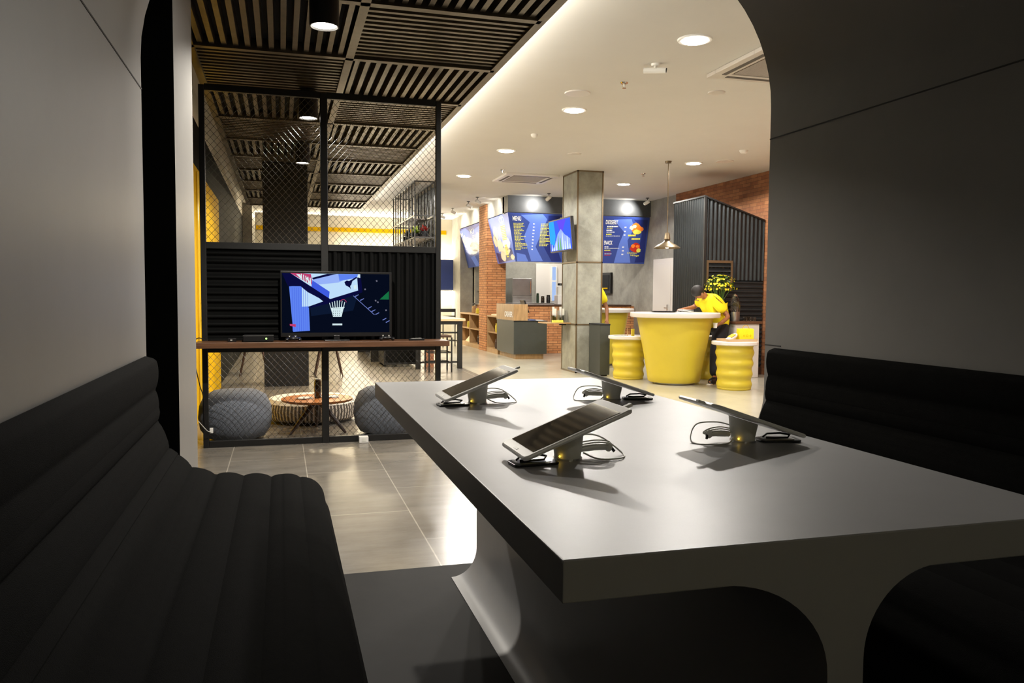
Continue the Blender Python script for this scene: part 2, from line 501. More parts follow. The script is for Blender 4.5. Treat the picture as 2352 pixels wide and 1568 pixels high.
for i, (x, y) in enumerate(CYL):
    spot('cylinder_light', (x, y, 2.84), (x, y, 0), [290, 90, 70][i], 142, 0.35, (1, 0.93, 0.82), 0.035)

# cove strip on top of the slat frame, washing the white ceiling
area('cove_light', (1.60, 10.5, 3.225), (0, math.radians(200), 0), 0.04, 15.0, 260, (1.0, 0.92, 0.78), 180)

# ================================================================== RECESSED DOWNLIGHTS
DL = [(3.22, 5.95, 'round recessed downlight nearest the booth arch'),
      (3.16, 8.56, 'second recessed downlight out from the arch, beside a round speaker'),
      (3.12, 11.23, 'third recessed downlight in the row along the slatted ceiling'),
      (3.08, 13.82, 'fourth recessed downlight, left of the ceiling air conditioner'),
      (3.00, 16.23, 'far recessed downlight glaring beside the mesh screen post'),
      (6.17, 11.37, 'recessed downlight right of the hanging pendant lamp'),
      (6.11, 13.88, 'recessed downlight right of the concrete column top')]
DLW = 300
K['dl'] = emis('downlight glow', (1.0, 0.97, 0.90), 40)
c0 = None
for x, y, lb in DL:
    if c0 is None:
        c0 = thing('recessed_downlight', lb, 'ceiling light', (x, y, CZ), 'recessed downlights in the white ceiling')
        MB().lathe([(0.105, -0.012), (0.135, -0.012), (0.14, 0.0)], (x, y, CZ), 32).build('trim_ring', K['whiteplastic'], c0, smooth=True)
        MB().lathe([(0.0, -0.016), (0.104, -0.016), (0.104, -0.008)], (x, y, CZ), 32).build('lamp', K['dl'], c0)
    else:
        dup(c0, (x, y, CZ), 0, lb)
    spot('downlight', (x, y, CZ - 0.03), (x, y, 0), DLW, 162, 0.15, (1.0, 0.95, 0.88), 0.09)
# lights of the same rows further right, outside the frame
for x, y in [(6.2, 8.6), (6.2, 5.95), (3.2, 3.3)]:
    tag(dup(c0, (x, y, CZ)), 'round recessed downlight on the ceiling hidden above the booth wall', 'ceiling light', 'recessed downlights in the white ceiling')
    spot('downlight', (x, y, CZ - 0.03), (x, y, 0), DLW, 162, 0.15, (1.0, 0.95, 0.88), 0.09)

tag(dup(c0, (0.8, -2.1, CZ)), 'added unseen downlight behind the booth, lighting the near end of the table', 'ceiling light', 'recessed downlights in the white ceiling')
spot('rear_fill', (0.8, -2.1, CZ - 0.03), (0.8, -2.1, 0), 20, 150, 0.4, (1.0, 0.92, 0.70), 0.09)  # unseen lamp added to give the table's near end an olive glow
# speakers (round grilles)
for x, y, r, lb in [(2.93, 7.85, 0.13, 'round ceiling speaker grille behind the second downlight'),
                    (4.26, 7.40, 0.085, 'small round ceiling grille left of the near air conditioner'),
                    (6.54, 11.07, 0.13, 'round ceiling speaker grille near the brick wall'),
                    (4.14, 11.19, 0.10, 'round ceiling grille above the column')]:
    t = thing('ceiling_speaker', lb, 'speaker', (x, y, CZ))
    MB().lathe([(r * 0.82, -0.010), (r, -0.010), (r * 1.03, 0.0)], (x, y, CZ), 32).build('rim', K['whitetop'], t, smooth=True)
    MB().lathe([(0, -0.006), (r * 0.82, -0.006), (r * 0.82, 0.0)], (x, y, CZ), 32).build('grille', mat('grille', (0.42, 0.40, 0.36), 0.7, var=0.3, scale=300), t)
# sprinkler heads
for x, y, lb in [(3.22, 7.34, 'chrome sprinkler head nearest the booth'), (3.55, 13.0, 'sprinkler head left of the far air conditioner'), (5.9, 12.6, 'sprinkler head left of the pendant lamp')]:
    t = thing('sprinkler_head', lb, 'sprinkler', (x, y, CZ - 0.055))
    MB().lathe([(0.035, 0.045), (0.04, 0.055)], (x, y, CZ - 0.055), 20).build('rosette', K['chrome'], t, smooth=True)
    b = MB().lathe([(0.006, 0.012), (0.010, 0.045)], (x, y, CZ - 0.055), 12)
    b.lathe([(0.018, 0.0), (0.020, 0.004)], (x, y, CZ - 0.055), 12)
    b.tube([(x - .012, y, CZ - .01), (x - .016, y, CZ - .035), (x - .003, y, CZ - .052)], 0.002, 6)
    b.tube([(x + .012, y, CZ - .01), (x + .016, y, CZ - .035), (x + .003, y, CZ - .052)], 0.002, 6)
    b.build('deflector', K['chrome'], t, smooth=True)
# detectors
for x, y, r, lb in [(3.15, 10.0, 0.045, 'small white smoke detector behind the second downlight'), (6.31, 10.18, 0.06, 'white smoke detector by the brick wall')]:
    t = thing('smoke_detector', lb, 'smoke detector', (x, y, CZ))
    MB().lathe([(r * .5, -0.045), (r * .8, -0.035), (r, -0.012), (r, 0.0)], (x, y, CZ), 24).build('body', K['whiteplastic'], t, smooth=True)
    MB().lathe([(r * .2, -0.05), (r * .3, -0.045)], (x, y, CZ), 16).build('sensor_cap', K['greyplastic'], t)
t = thing('security_camera', 'white bullet security camera under the near ceiling', 'camera', (3.225, 6.67, CZ - 0.07))
MB().lathe([(0.035, 0.05), (0.04, 0.07)], (3.225, 6.67, CZ - 0.07), 20).tube([(3.225, 6.67, CZ), (3.22, 6.67, CZ - 0.04)], 0.012).build('mount', K['whiteplastic'], t, smooth=True)
MB().tube([(3.15, 6.75, CZ - 0.045), (3.31, 6.63, CZ - 0.06)], 0.026, 16).build('body', K['whiteplastic'], t, smooth=True)
MB().tube([(3.30, 6.634, CZ - 0.059), (3.315, 6.628, CZ - 0.061)], 0.02, 16).build('lens', K['blackplastic'], t)

# ceiling cassette air conditioners
def cassette(cx, cy, s, lb):
    t = thing('ceiling_air_conditioner', lb, 'air conditioner', (cx, cy, CZ), 'ceiling cassette air conditioners')
    h = s / 2
    b = MB().box(cx - h, cx + h, cy - h, cy - h + .17 * s, CZ - .035, CZ).box(cx - h, cx + h, cy + h - .17 * s, cy + h, CZ - .035, CZ)
    b.box(cx - h, cx - h + .17 * s, cy - h + .17 * s, cy + h - .17 * s, CZ - .035, CZ).box(cx + h - .17 * s, cx + h, cy - h + .17 * s, cy + h - .17 * s, CZ - .035, CZ)
    b.build('panel_frame', K['whitetop'], t, bevel=.006)
    MB().box(cx - h * .62, cx + h * .62, cy - h * .62, cy + h * .62, CZ - .03, CZ - .01).build('intake_grille', mat('intake grille', (0.36, 0.33, 0.31), 0.6, var=.2, scale=120), t)
    g = .11 * s
    for sx, sy in ((0, -1), (0, 1), (-1, 0), (1, 0)):
        if sx == 0:
            b = MB().box(cx - h * .68, cx + h * .68, cy + sy * h * .80 - .022, cy + sy * h * .80 + .022, CZ - .039, CZ - .034)
        else:
            b = MB().box(cx + sx * h * .80 - .022, cx + sx * h * .80 + .022, cy - h * .68, cy + h * .68, CZ - .039, CZ - .034)
        b.build('louvre', mat('louvre', (0.10, 0.09, 0.08), 0.6), t)
cassette(4.30, 6.36, 0.95, 'white ceiling air conditioner cut off by the booth arch')
cassette(4.15, 13.70, 0.95, 'white ceiling air conditioner left of the column top')

# ================================================================== BOOTH SHELL
CX = 0.81
def shell_side(sgn):
    # inner profile, from the crown down the wall, curving into the seat pan and down to the platform
    def X(x): return x if sgn < 0 else 2 * CX - x
    inner = [(CX, 2.79)] + arc(0.19, 2.13, 0.66, 0.66, 90, 180, 14) + [(-0.47, 1.6), (-0.47, 1.1)] + arc(-0.19, 0.87, 0.28, 0.28, 180, 262, 10) + [(0.02, 0.575)] + arc(0.03, 0.49, 0.085, 0.085, 90, 10, 6) + [(0.16, 0.205)]
    outer = []
    n = len(inner)
    for i, p in enumerate(inner):
        a = inner[max(i - 1, 0)]; b = inner[min(i + 1, n - 1)]
        dx, dz = b[0] - a[0], b[1] - a[1]
        L = math.hypot(dx, dz) or 1
        # outward = to the right-hand side while travelling down the left wall
        outer.append((p[0] + dz / L * 0.035, p[1] - dx / L * 0.035))
    return [(X(x), z) for x, z in inner], [(X(x), z) for x, z in outer]
Y0, Y1 = -1.0, 3.16
a, b = shell_side(-1)
wlft = struct(MB().strip(a, b, 'Y', Y0, Y1).build('wall_booth_left', K['booth'], smooth=True), 'grey curved booth shell, left half')
a, b = shell_side(1)
wrgt = struct(MB().strip(a, b, 'Y', Y0, Y1).build('wall_booth_right', K['booth'], smooth=True), 'grey curved booth shell, right half')
MB().box(-0.472, -0.468, Y0, Y1, 2.018, 2.023).build('seam', K['seam'], wlft)
MB().box(2.088, 2.092, Y0, Y1, 1.992, 1.997).build('seam', K['seam'], wrgt)
MB().box(2.088, 2.092, Y1 - .12, Y1, 1.083, 1.087).build('seam', K['seam'], wrgt)
# raised platform
struct(MB().box(0.12, 1.50, Y0, 3.17, 0.0, 0.2).build('floor_booth', K['floorboard'], bevel=0.004), 'dark raised floor of the booth')

# ---- benches: quilted cushions that follow the shell
def cushion(pts, pitch, base, amp, taper=0.02):
    # resample the polyline, offset to its left by base + scallop
    seg = [math.dist(pts[i], pts[i + 1]) for i in range(len(pts) - 1)]
    L = sum(seg); n = int(L / 0.008)
    out = []; inn = []
    for k in range(n + 1):
        d = L * k / n; q = d; i = 0
        while i < len(seg) - 1 and q > seg[i]: q -= seg[i]; i += 1
        t = q / seg[i]
        x = pts[i][0] + (pts[i + 1][0] - pts[i][0]) * t; z = pts[i][1] + (pts[i + 1][1] - pts[i][1]) * t
        j0, j1 = max(i - 1, 0), min(i + 2, len(pts) - 1)
        dx, dz = pts[i + 1][0] - pts[i][0], pts[i + 1][1] - pts[i][1]
        l = math.hypot(dx, dz)
        nx, nz = -dz / l, dx / l
        e = min(1.0, min(d, L - d) / taper)
        h = (base + amp * abs(math.sin(PI * d / pitch)) ** 0.6) * math.sqrt(max(e * (2 - e), 0.02))
        inn.append((x, z)); out.append((x + nx * h, z + nz * h))
    return inn, out

backp = [(-0.462, 1.075), (-0.462, 0.95), (-0.462, 0.89)] + arc(-0.19, 0.88, 0.268, 0.275, 181, 225, 8)
seatp = arc(-0.19, 0.88, 0.268, 0.275, 218, 262, 8) + [(0.0, 0.588)] + arc(0.025, 0.50, 0.095, 0.09, 90, 12, 10) + [(0.165, 0.26)]
def bench(sgn, lb):
    X = (lambda x: x) if sgn < 0 else (lambda x: 2 * CX - x)
    cx = X(-0.15)
    t = thing('booth_bench', lb, 'bench', (cx, 1.0, 0.2))
    for nm, pts, pitch in (('back_cushion', backp, 0.118), ('seat_cushion', seatp, 0.098)):
        i, o = cushion(pts, pitch, 0.03, 0.014)
        MB().strip([(X(x), z) for x, z in i], [(X(x), z) for x, z in o], 'Y', -0.9, 3.07).build(nm, K['fabric'], t, smooth=True)
    MB().box(min(X(-0.30), X(0.07)), max(X(-0.30), X(0.07)), -0.9, 3.0, 0.2, 0.5).build('bench_base', K['floorboard'], t)
bench(-1, 'long black channel-quilted bench along the left side of the booth')
bench(1, 'long black channel-quilted bench along the right side of the booth')

# ---- booth table: one T-shaped piece
t = thing('booth_table', 'long grey lacquered booth table on a central curved fin, holding four tablets', 'table', (0.77, 2.0, 0.2))
# quad strips keep the concave end clean
left = [(0.335, 0.97), (0.335, 0.916)] + arc(0.555, 0.772, 0.173, 0.144, 90, 0, 14) + [(0.728, 0.33)] + arc(0.628, 0.31, 0.10, 0.108, 0, -90, 10)
right = [(1.20, 0.97), (1.20, 0.916)] + arc(0.912, 0.792, 0.125, 0.124, 90, 180, 14) + [(0.787, 0.33)] + arc(0.887, 0.31, 0.10, 0.108, 180, 270, 10)
MB().strip(left[1:], right[1:], 'Y', 0.93, 3.02).build('table_fin', K['table'], t, smooth=True)
MB().box(0.335, 1.20, 0.93, 3.02, 0.914, 0.97).build('tabletop', K['table'], t, bevel=0.002)

# ================================================================== TABLETS
def tube_arc(pts, n=24):
    """smooth curve through points (Catmull-Rom)"""
    P_ = [Vector(p) for p in pts]
    P_ = [P_[0]] + P_ + [P_[-1]]
    out = []
    m = len(P_) - 3
    for i in range(m):
        for k in range(n // m + 1):
            t = k / (n // m + 1)
            a, b, c, d = P_[i:i + 4]
            out.append(0.5 * ((2 * b) + (-a + c) * t + (2 * a - 5 * b + 4 * c - d) * t * t + (-a + 3 * b - 3 * c + d) * t ** 3))
    out.append(P_[-2])
    return out

def rounded_rect(x0, x1, y0, y1, r, n=5):
    pts = []
    for cx, cy, a in ((x1 - r, y1 - r, 0), (x0 + r, y1 - r, 90), (x0 + r, y0 + r, 180), (x1 - r, y0 + r, 270)):
        for i in range(n + 1):
            q = math.radians(a + 90 * i / n)
            pts.append((cx + r * math.cos(q), cy + r * math.sin(q)))
    return pts

TZ = 0.97
def tablet_set(x, y, flip, lab_t, lab_s, lab_c, L=0.240, W=0.168, variant=0):
    """x,y = low end centre; flip=+1 rises to +X, -1 rises to -X"""
    th = math.radians(21.3 if flip > 0 else 18.3)
    if flip < 0: L = 0.25
    def T(u, v, w):   # u along length from the low end, v across, w above the face
        return (x + flip * (u * math.cos(th) - w * math.sin(th)), y + v, TZ + 0.022 + u * math.sin(th) + w * math.cos(th))
    t = thing('tablet_computer', lab_t, 'tablet', T(L / 2, 0, 0), 'tablets on the booth table')
    b = MB().prism(rounded_rect(0, L, -W / 2, W / 2, 0.012), 'Z', -0.009, 0.0); b.xf(T)
    b.build('case', K['whiteplastic'], t, bevel=0.004)
    b = MB().prism([(0.024, -W / 2 + .011), (L - 0.024, -W / 2 + .011), (L - 0.024, W / 2 - .011), (0.024, W / 2 - .011)], 'Z', 0.0002, 0.0008); b.xf(T)
    b.build('screen', K['glass'], t)
    b = MB().prism(rounded_rect(L * .43, L * .57, -W / 2 + .004, -W / 2 + .0075, 0.0015, 3), 'Z', 0.0, 0.0006) if False else MB().prism(rounded_rect(0.008, 0.014, -0.012, 0.012, 0.0028, 3), 'Z', 0.0001, 0.0006)
    b.xf(T); b.build('home_button', K['greyplastic'], t)
    b = MB().box(L - .002, L + 0.016, -0.045, -0.033, -0.007, -0.001); b.xf(T)
    b.build('charging_plug', K['greyplastic'], t, bevel=.001)
    # stand
    sx = x + flip * 0.117; sy = y - 0.005
    s = thing('tablet_stand', lab_s, 'stand', (sx, sy, TZ), 'security stands under the tablets')
    zt = 0.022 + 0.117 * math.tan(th) - 0.012
    b = MB()
    n = 28; vs = []
    for k, (r, z) in enumerate([(0.027, 0.0), (0.0275, 0.012), (0.029, 0.020), (0.033, zt)]):
        for j in range(n):
            q = 2 * PI * j / n
            cxx, cyy = r * math.cos(q), r * math.sin(q)
            zz = z
            if k == 3: zz = z + flip * cxx * math.tan(th)
            vs.append((sx + cxx, sy + cyy, TZ + zz))
    fs = [(i * n + j, i * n + (j + 1) % n, (i + 1) * n + (j + 1) % n, (i + 1) * n + j) for i in range(3) for j in range(n)] + [tuple(range(n - 1, -1, -1)), tuple(3 * n + j for j in range(n))]
    b.add(vs, fs)
    b.build('stand_body', K['greyplastic'], s, smooth=True)
    MB().lathe([(0.0295, 0.0), (0.0295, 0.004)], (sx, sy, TZ), 28).build('foot_ring', K['chrome'], s)
    MB().ball((sx - 0.024, sy - 0.021, TZ + 0.010), 0.0022, 8, 0, 6).build('indicator_light', emis('amber led', (1.0, 0.62, 0.05), 4), s)
    # grip handle with its cord
    c = thing('sensor_cable', lab_c, 'cable', (sx + flip * 0.06, sy, TZ), 'sensor cables of the tablets')
    f = flip if variant != 3 else flip
    hx = 1 if flip > 0 else -1
    b = MB().tube([(sx + hx * .03, sy + .012, TZ + .016), (sx + hx * .055, sy + .006, TZ + .020), (sx + hx * .085, sy - .002, TZ + .021)], 0.0065, 12)
    b.ball((sx + hx * .088, sy - .002, TZ + .021), (.008, .010, .010))
    b.build('handle', K['greyplastic'], c, smooth=True)
    MB().tube([(sx + hx * .093, sy - .004, TZ + .02), (sx + hx * .098, sy - .010, TZ + .012)], 0.003, 8).build('strap_tip', K['blackplastic'], c)
    z = TZ + 0.003
    b = MB().tube(tube_arc([(sx + hx * .03, sy - .01, z + .01), (sx + hx * .055, sy - .03, z), (sx + hx * .10, sy - .035, z), (sx + hx * .125, sy + .01, z), (sx + hx * .09, sy + .055, z + .03), (sx + hx * .04, sy + .05, z + .035), (sx + hx * .015, sy + .03, z + .03)], 36), 0.0016, 8)
    b.build('cord', K['cable'], c, smooth=True)
    for q in range(3):
        MB().tube(tube_arc([(sx + hx * .028, sy + .004 + q * .004, z + .018 + q * .004), (sx + hx * .06, sy - .006 + q * .004, z + .024 + q * .004), (sx + hx * .09, sy - .008 + q * .004, z + .022 + q * .003), (sx + hx * .094, sy + .004 + q * .004, z + .017), (sx + hx * .06, sy + .012 + q * .004, z + .010), (sx + hx * .03, sy + .014, z + .008)], 24), 0.0014, 6).build('cord', K['cable'], c, smooth=True)
    return sx, sy

def pouch(x, y, lab, rot):
    t = thing('flat_charger', lab, 'charger', (x, y, TZ), 'flat black chargers beside the tablets')
    cr, sr = math.cos(rot), math.sin(rot)
    def R(a, b, c): return (x + a * cr - b * sr, y + a * sr + b * cr, TZ + c)
    b = MB().prism(rounded_rect(-.047, .047, -.026, .026, .010), 'Z', 0.001, 0.0055); b.xf(R)
    b.build('pad', K['blackplastic'], t, bevel=.001)
    b = MB().prism(rounded_rect(-.040, .034, -.019, .019, .008), 'Z', 0.0056, 0.0068); b.xf(R)
    b.build('pad_rim', K['steel'], t)
    b = MB().tube([R(*p) for p in [(-.035, .0, .010), (-.02, .016, .014), (.012, .018, .015), (.03, .006, .013), (.018, -.012, .010), (-.012, -.010, .009), (-.03, -.004, .009)]], 0.0022, 8)
    b.build('cord', K['blackplastic'], t, smooth=True)
T_ = [(0.437, 1.523, 1, 'front-left', 'on the near left side of the table', 0),
      (0.455, 2.376, 1, 'far-left', 'at the far left of the table, before the mesh screen', 1),
      (1.128, 2.372, -1, 'far-right', 'at the far right of the table, before the column', 2),
      (1.128, 1.612, -1, 'front-right', 'on the near right side of the table', 3)]
for x, y, fl, nm, where, va in T_:
    tablet_set(x, y, fl, 'white framed tilted tablet ' + where, 'grey stand under the tablet ' + where, 'sensor cable of the tablet ' + where, variant=va)
    pouch(x + fl * 0.035, y - 0.035 if fl > 0 else y - 0.02, 'black charger beside the tablet ' + where, math.radians(4 if fl > 0 else -12))

# ================================================================== MESH SCREEN PARTITION
FY = 7.13
t = thing('mesh_partition', 'black steel partition of chain-link mesh and corrugated sheet behind the booth', 'partition', (0.37, FY, 0))
for x0, x1 in ((-0.635, -0.59), (0.335, 0.395), (1.335, 1.38)):
    MB().box(x0, x1, FY, FY + .05, 0, 3.0).build('post', K['blackmetal'], t, bevel=.003)
for z0, z1 in ((0.0, 0.055), (0.80, 0.855), (1.665, 1.72), (2.955, 3.01)):
    for x0, x1 in ((-0.59, 0.335), (0.395, 1.335)):
        MB().box(x0, x1, FY + .004, FY + .044, z0, z1).build('rail', K['blackmetal'], t, bevel=.003)
def mesh_panel(x0, x1, z0, z1):
    b = MB()
    p = 0.054; r = 0.0016; y = FY + .024
    h = z1 - z0; sl = 1.12     # slope of the diamonds
    k = int(((x1 - x0) + h / sl) / p) + 1
    for s in (1, -1):
        for i in range(-1, k + 1):
            # line z = z0 + s*(x - xs)*sl
            if s > 0:
                xs = x0 - h / sl + i * p
                xa, za, xb, zb = xs, z0, xs + h / sl, z1
            else:
                xs = x0 + i * p
                xa, za, xb, zb = xs, z0, xs - h / sl, z1
            # clip to [x0,x1]
            def at(x): return za + (zb - za) * (x - xa) / (xb - xa)
            lo, hi = sorted((xa, xb)); lo = max(lo, x0); hi = min(hi, x1)
            if hi - lo < 0.004: continue
            b.tube([(lo, y + s * .0012, at(lo)), (hi, y + s * .0012, at(hi))], r, 5)
    return b
for x0, x1 in ((-0.59, 0.335), (0.395, 1.335)):
    mesh_panel(x0, x1, 0.055, 0.80).build('wire_mesh', K['blackmetal'], t, smooth=True)
    mesh_panel(x0, x1, 1.72, 2.955).build('wire_mesh', K['blackmetal'], t, smooth=True)
def corrugated(u0, u1, pitch, amp, thick=0.002):
    n = int((u1 - u0) / pitch * 10)
    A = []; B = []
    for i in range(n + 1):
        u = u0 + (u1 - u0) * i / n
        ph = (u - u0) / pitch % 1.0
        w = min(1, max(0, 0.5 + 1.15 * math.sin(2 * PI * ph) * .62)) * 2 - 1
        A.append((u, amp * w)); B.append((u, amp * w + thick))
    return A, B
A, B = corrugated(0.855, 1.665, 0.066, 0.011)
b = MB().strip(A, B, 'Z', -0.59, 0.335); b.xf(lambda x, y, z: (z, FY + .024 + y, x))
b.build('corrugated_sheet', K['corr'], t, smooth=True)
A, B = corrugated(0.395, 1.335, 0.078, 0.011)
b = MB().strip(A, B, 'Z', 0.855, 1.665); b.xf(lambda x, y, z: (x, FY + .024 + y, z))
b.build('corrugated_sheet', K['corr'], t, smooth=True)

# shelf with TV and things
SZ = 0.90
tag(MB().box(-0.665, 1.40, 6.83, 7.125, 0.853, SZ).build('media_shelf', K['wood'], bevel=.004), 'long reddish brown wooden shelf fixed to the mesh partition', 'shelf')
t = thing('television', 'large flat television showing a basketball hoop, on the wooden shelf', 'television', (0.455, 7.0, SZ))
TX0, TX1, TZ0, TZ1 = 0.0, 0.912, 0.945, 1.475
MB().box(TX0 - .006, TX1 + .012, 7.01, 7.05, TZ0 - .012, TZ1 + .012).build('casing', K['blackplastic'], t, bevel=.006)
MB().box(0.35, 0.56, 6.93, 7.09, SZ, SZ + .010).box(0.43, 0.48, 7.0, 7.04, SZ + .01, TZ0).build('stand', K['blackplastic'], t, bevel=.003)
E_ = lambda c, k=1.0: emis('screen colour', C8(*c), k)
pm = [E_((6, 12, 28)), E_((92, 128, 236), 1.05), E_((150, 178, 248), 1.0), E_((190, 222, 250), 1.0), E_((10, 12, 60)), E_((64, 92, 222), 1.0),
      E_((214, 236, 240), 1.0), E_((22, 112, 66)), E_((112, 128, 200)), E_((190, 60, 110)), E_((12, 24, 48)), E_((120, 120, 140), .8)]
b = MB()
def sp(pts, m, lay):
    q = []
    for x, y in pts:
        u = (x - 55) / 1905.0; v = (y - 215) / 1090.0
        q.append((TX0 + .008 + u * (TX1 - TX0 - .016), TZ1 - .006 - v * (TZ1 - TZ0 - .03)))
    y = 7.0095 - lay * 0.0003
    b.add([(p[0], y, p[1]) for p in q], [tuple(range(len(q)))], m)
sp([(55, 215), (1960, 215), (1960, 1305), (55, 1305)], 0, 0)
sp([(540, 830), (900, 760), (1400, 560), (1300, 900), (560, 1000)], 10, 1)
sp([(200, 220), (1430, 220), (1400, 520), (880, 700), (400, 380)], 3, 1)
sp([(560, 340), (900, 222), (1380, 222), (1040, 380), (700, 420)], 2, 2)
sp([(1040, 222), (1390, 222), (1370, 290), (1060, 350)], 1, 3)
sp([(880, 545), (1150, 460), (1250, 500), (1390, 520), (880, 692)], 3, 3)
sp([(585, 345), (885, 550), (870, 690), (560, 480)], 5, 4)
sp([(575, 300), (800, 235), (840, 222), (1010, 222), (600, 330)], 4, 4)
sp([(200, 215), (585, 440), (560, 230), (420, 220)], 9, 3)
sp([(180, 460), (300, 450), (430, 460), (520, 830), (535, 1270), (245, 1290)], 1, 2)
sp([(400, 470), (500, 500), (770, 730), (530, 820), (400, 830)], 3, 3)
sp([(60, 220), (210, 220), (900, 690), (860, 760), (500, 560), (380, 455), (160, 455)], 4, 5)
sp([(500, 840), (880, 690), (1400, 520), (1460, 560), (900, 760), (540, 850)], 4, 5)
sp([(1375, 285), (1440, 260), (1470, 560), (1390, 520)], 4, 6)
sp([(1390, 228), (1430, 228), (1430, 290), (1385, 280)], 6, 7)
sp([(1145, 370), (1190, 340), (1230, 350), (1360, 270), (1375, 290), (1290, 350), (1270, 420), (1250, 440), (1262, 510), (1240, 470), (1170, 430)], 4, 7)
sp([(1310, 430), (1360, 420), (1365, 490), (1320, 500)], 6, 6)
for x in range(230, 520, 38):
    sp([(x, 480), (x + 5, 480), (x + 9, 1275), (x + 4, 1275)], 5, 4)
sp([(300, 230), (370, 235), (400, 290), (385, 320)], 6, 8)
for i in range(5):
    x = 385 + i * 38
    sp([(x, 225 + i * 18), (x + 16, 225 + i * 18), (x + 26, 350 + i * 22), (x + 8, 340 + i * 22)], 6, 8)
sp([(470, 300), (500, 290), (575, 440), (545, 430)], 6, 8)
# net
for i in range(7):
    x = 875 + i * 45; xb = 945 + i * 23
    y0 = 770 - 60 * math.sin(PI * (i + 1) / 8) * (0.6 + i * .12)
    sp([(x, y0), (x + 13, y0), (xb + 10, 1015), (xb - 2, 1015)], 6, 8)
sp([(905, 850), (1150, 830), (1095, 930), (1090, 1015), (950, 1015), (940, 940)], 6, 8)
for r in range(5):
    for q in range(4):
        x = 958 + q * 36 - r * 3; y = 850 + r * 32
        sp([(x, y), (x + 9, y + 8), (x, y + 16), (x - 7, y + 8)], 10, 9)
for i in range(10):
    a0, a1 = PI + .2 - (-i) * .0 + i * .16, PI + .2 + (i + 1) * .16
    a0 -= PI * 0; a1 -= PI * 0
    cxr, cyr, rx, ry = 1125, 745, 58, 55
    q0, q1 = -PI * .9 + i * .28, -PI * .9 + (i + 1) * .28
    sp([(cxr + rx * math.cos(q0), cyr + ry * math.sin(q0)), (cxr + rx * math.cos(q1), cyr + ry * math.sin(q1)), (cxr + (rx - 9) * math.cos(q1), cyr + (ry - 9) * math.sin(q1)), (cxr + (rx - 9) * math.cos(q0), cyr + (ry - 9) * math.sin(q0))], 9, 10)
sp([(930, 1140), (1105, 1140), (1105, 1172), (930, 1172)], 6, 8)
sp([(185, 1145), (290, 1150), (290, 1200), (190, 1180)], 9, 8)
sp([(1780, 690), (1950, 530), (1950, 690)], 7, 8)
sp([(1300, 625), (1312, 622), (1690, 975), (1680, 980)], 8, 8)
for x, y in ((1330, 640), (1425, 712), (1565, 860), (1630, 920), (1700, 975), (1830, 1080), (1890, 1125)):
    sp([(x, y - 10), (x + 70, y - 45), (x + 72, y - 32), (x + 6, y + 6)], 8, 8)
for x, y in ((1710, 330), (1500, 490), (1690, 700), (1730, 730), (1880, 880)):
    sp([(x, y), (x + 28, y - 4), (x + 34, y + 24), (x + 8, y + 28)], 11, 8)
b.build('screen_picture', pm, t)

t = thing('game_console', 'black game console with a green light, left of the television', 'game console', (-0.17, 6.98, SZ))
cs = MB().box(-0.30, -0.06, 6.88, 7.10, SZ + .003, SZ + .055).build('casing', K['blackplastic'], t, bevel=.006)
MB().box(-0.30, -0.06, 6.878, 6.881, SZ + .050, SZ + .054).build('trim_line', K['steel'], t)
MB().tube([(-0.118, 6.879, SZ + .028), (-0.118, 6.876, SZ + .028)], 0.007, 12).build('power_light', emis('green led', (0.35, 1.0, 0.15), 5), cs)
def gamepad(x, y, lb):
    t = thing('game_controller', lb, 'game controller', (x, y, SZ), 'black game controllers on the shelf')
    b = MB().ball((x, y, SZ + .026), (.05, .028, .018)).ball((x - .05, y - .022, SZ + .020), (.018, .036, .016)).ball((x + .05, y - .022, SZ + .020), (.018, .036, .016))
    b.build('body', K['blackplastic'], t, smooth=True)
    for dx, dy in ((-.03, .004), (.018, -.010)):
        MB().lathe([(.006, 0.0), (.005, .006), (.009, .010)], (x + dx, y + dy, SZ + .04), 12).build('thumbstick', K['greyplastic'], t, smooth=True)
gamepad(0.095, 6.90, 'black game controller under the left end of the television')
gamepad(0.865, 6.90, 'black game controller by the right end of the television')
t = thing('remote_control', 'black remote control lying near the right end of the shelf', 'remote control', (1.13, 6.93, SZ))
MB().prism(rounded_rect(1.06, 1.195, 6.91, 6.95, .008), 'Z', SZ, SZ + .018).build('body', K['blackplastic'], t, bevel=.003)
MB().box(1.08, 1.17, 6.918, 6.942, SZ + .018, SZ + .0195).build('keypad', K['greyplastic'], t)
t = thing('signal_box', 'tiny black signal box at the left end of the shelf', 'receiver', (-0.39, 6.98, SZ))
MB().box(-0.42, -0.355, 6.95, 7.01, SZ, SZ + .03).build('casing', K['blackplastic'], t, bevel=.003)
MB().box(-0.40, -0.385, 6.948, 6.951, SZ + .01, SZ + .018).build('display', K['greyplastic'], t)
tag(MB().tube(tube_arc([(-0.60, 7.03, SZ + .01), (-0.65, 7.0, SZ + .03), (-0.69, 6.98, SZ - .02), (-0.675, 6.99, 0.72), (-0.645, 7.0, 0.55), (-0.625, 7.10, 0.42), (-0.62, 7.115, 0.20)], 50), 0.004, 6).build('power_cable', K['blackplastic'], smooth=True), 'black power cable looping down at the left end of the shelf', 'cable')
t = thing('floor_socket', 'small white socket box at the foot of the mesh partition', 'socket', (0.685, 7.07, 0))
MB().box(0.645, 0.725, 7.05, 7.115, 0.0, 0.055).build('casing', K['whiteplastic'], t, bevel=.004)
MB().box(0.668, 0.702, 7.048, 7.051, 0.014, 0.042).build('socket_face', K['greyplastic'], t)
t = thing('wall_socket', 'little white plug on the left post foot of the partition', 'plug', (-0.56, 7.10, 0.12))
MB().box(-0.58, -0.555, 7.09, 7.128, 0.13, 0.17).build('plug_body', K['whiteplastic'], t, bevel=.002)
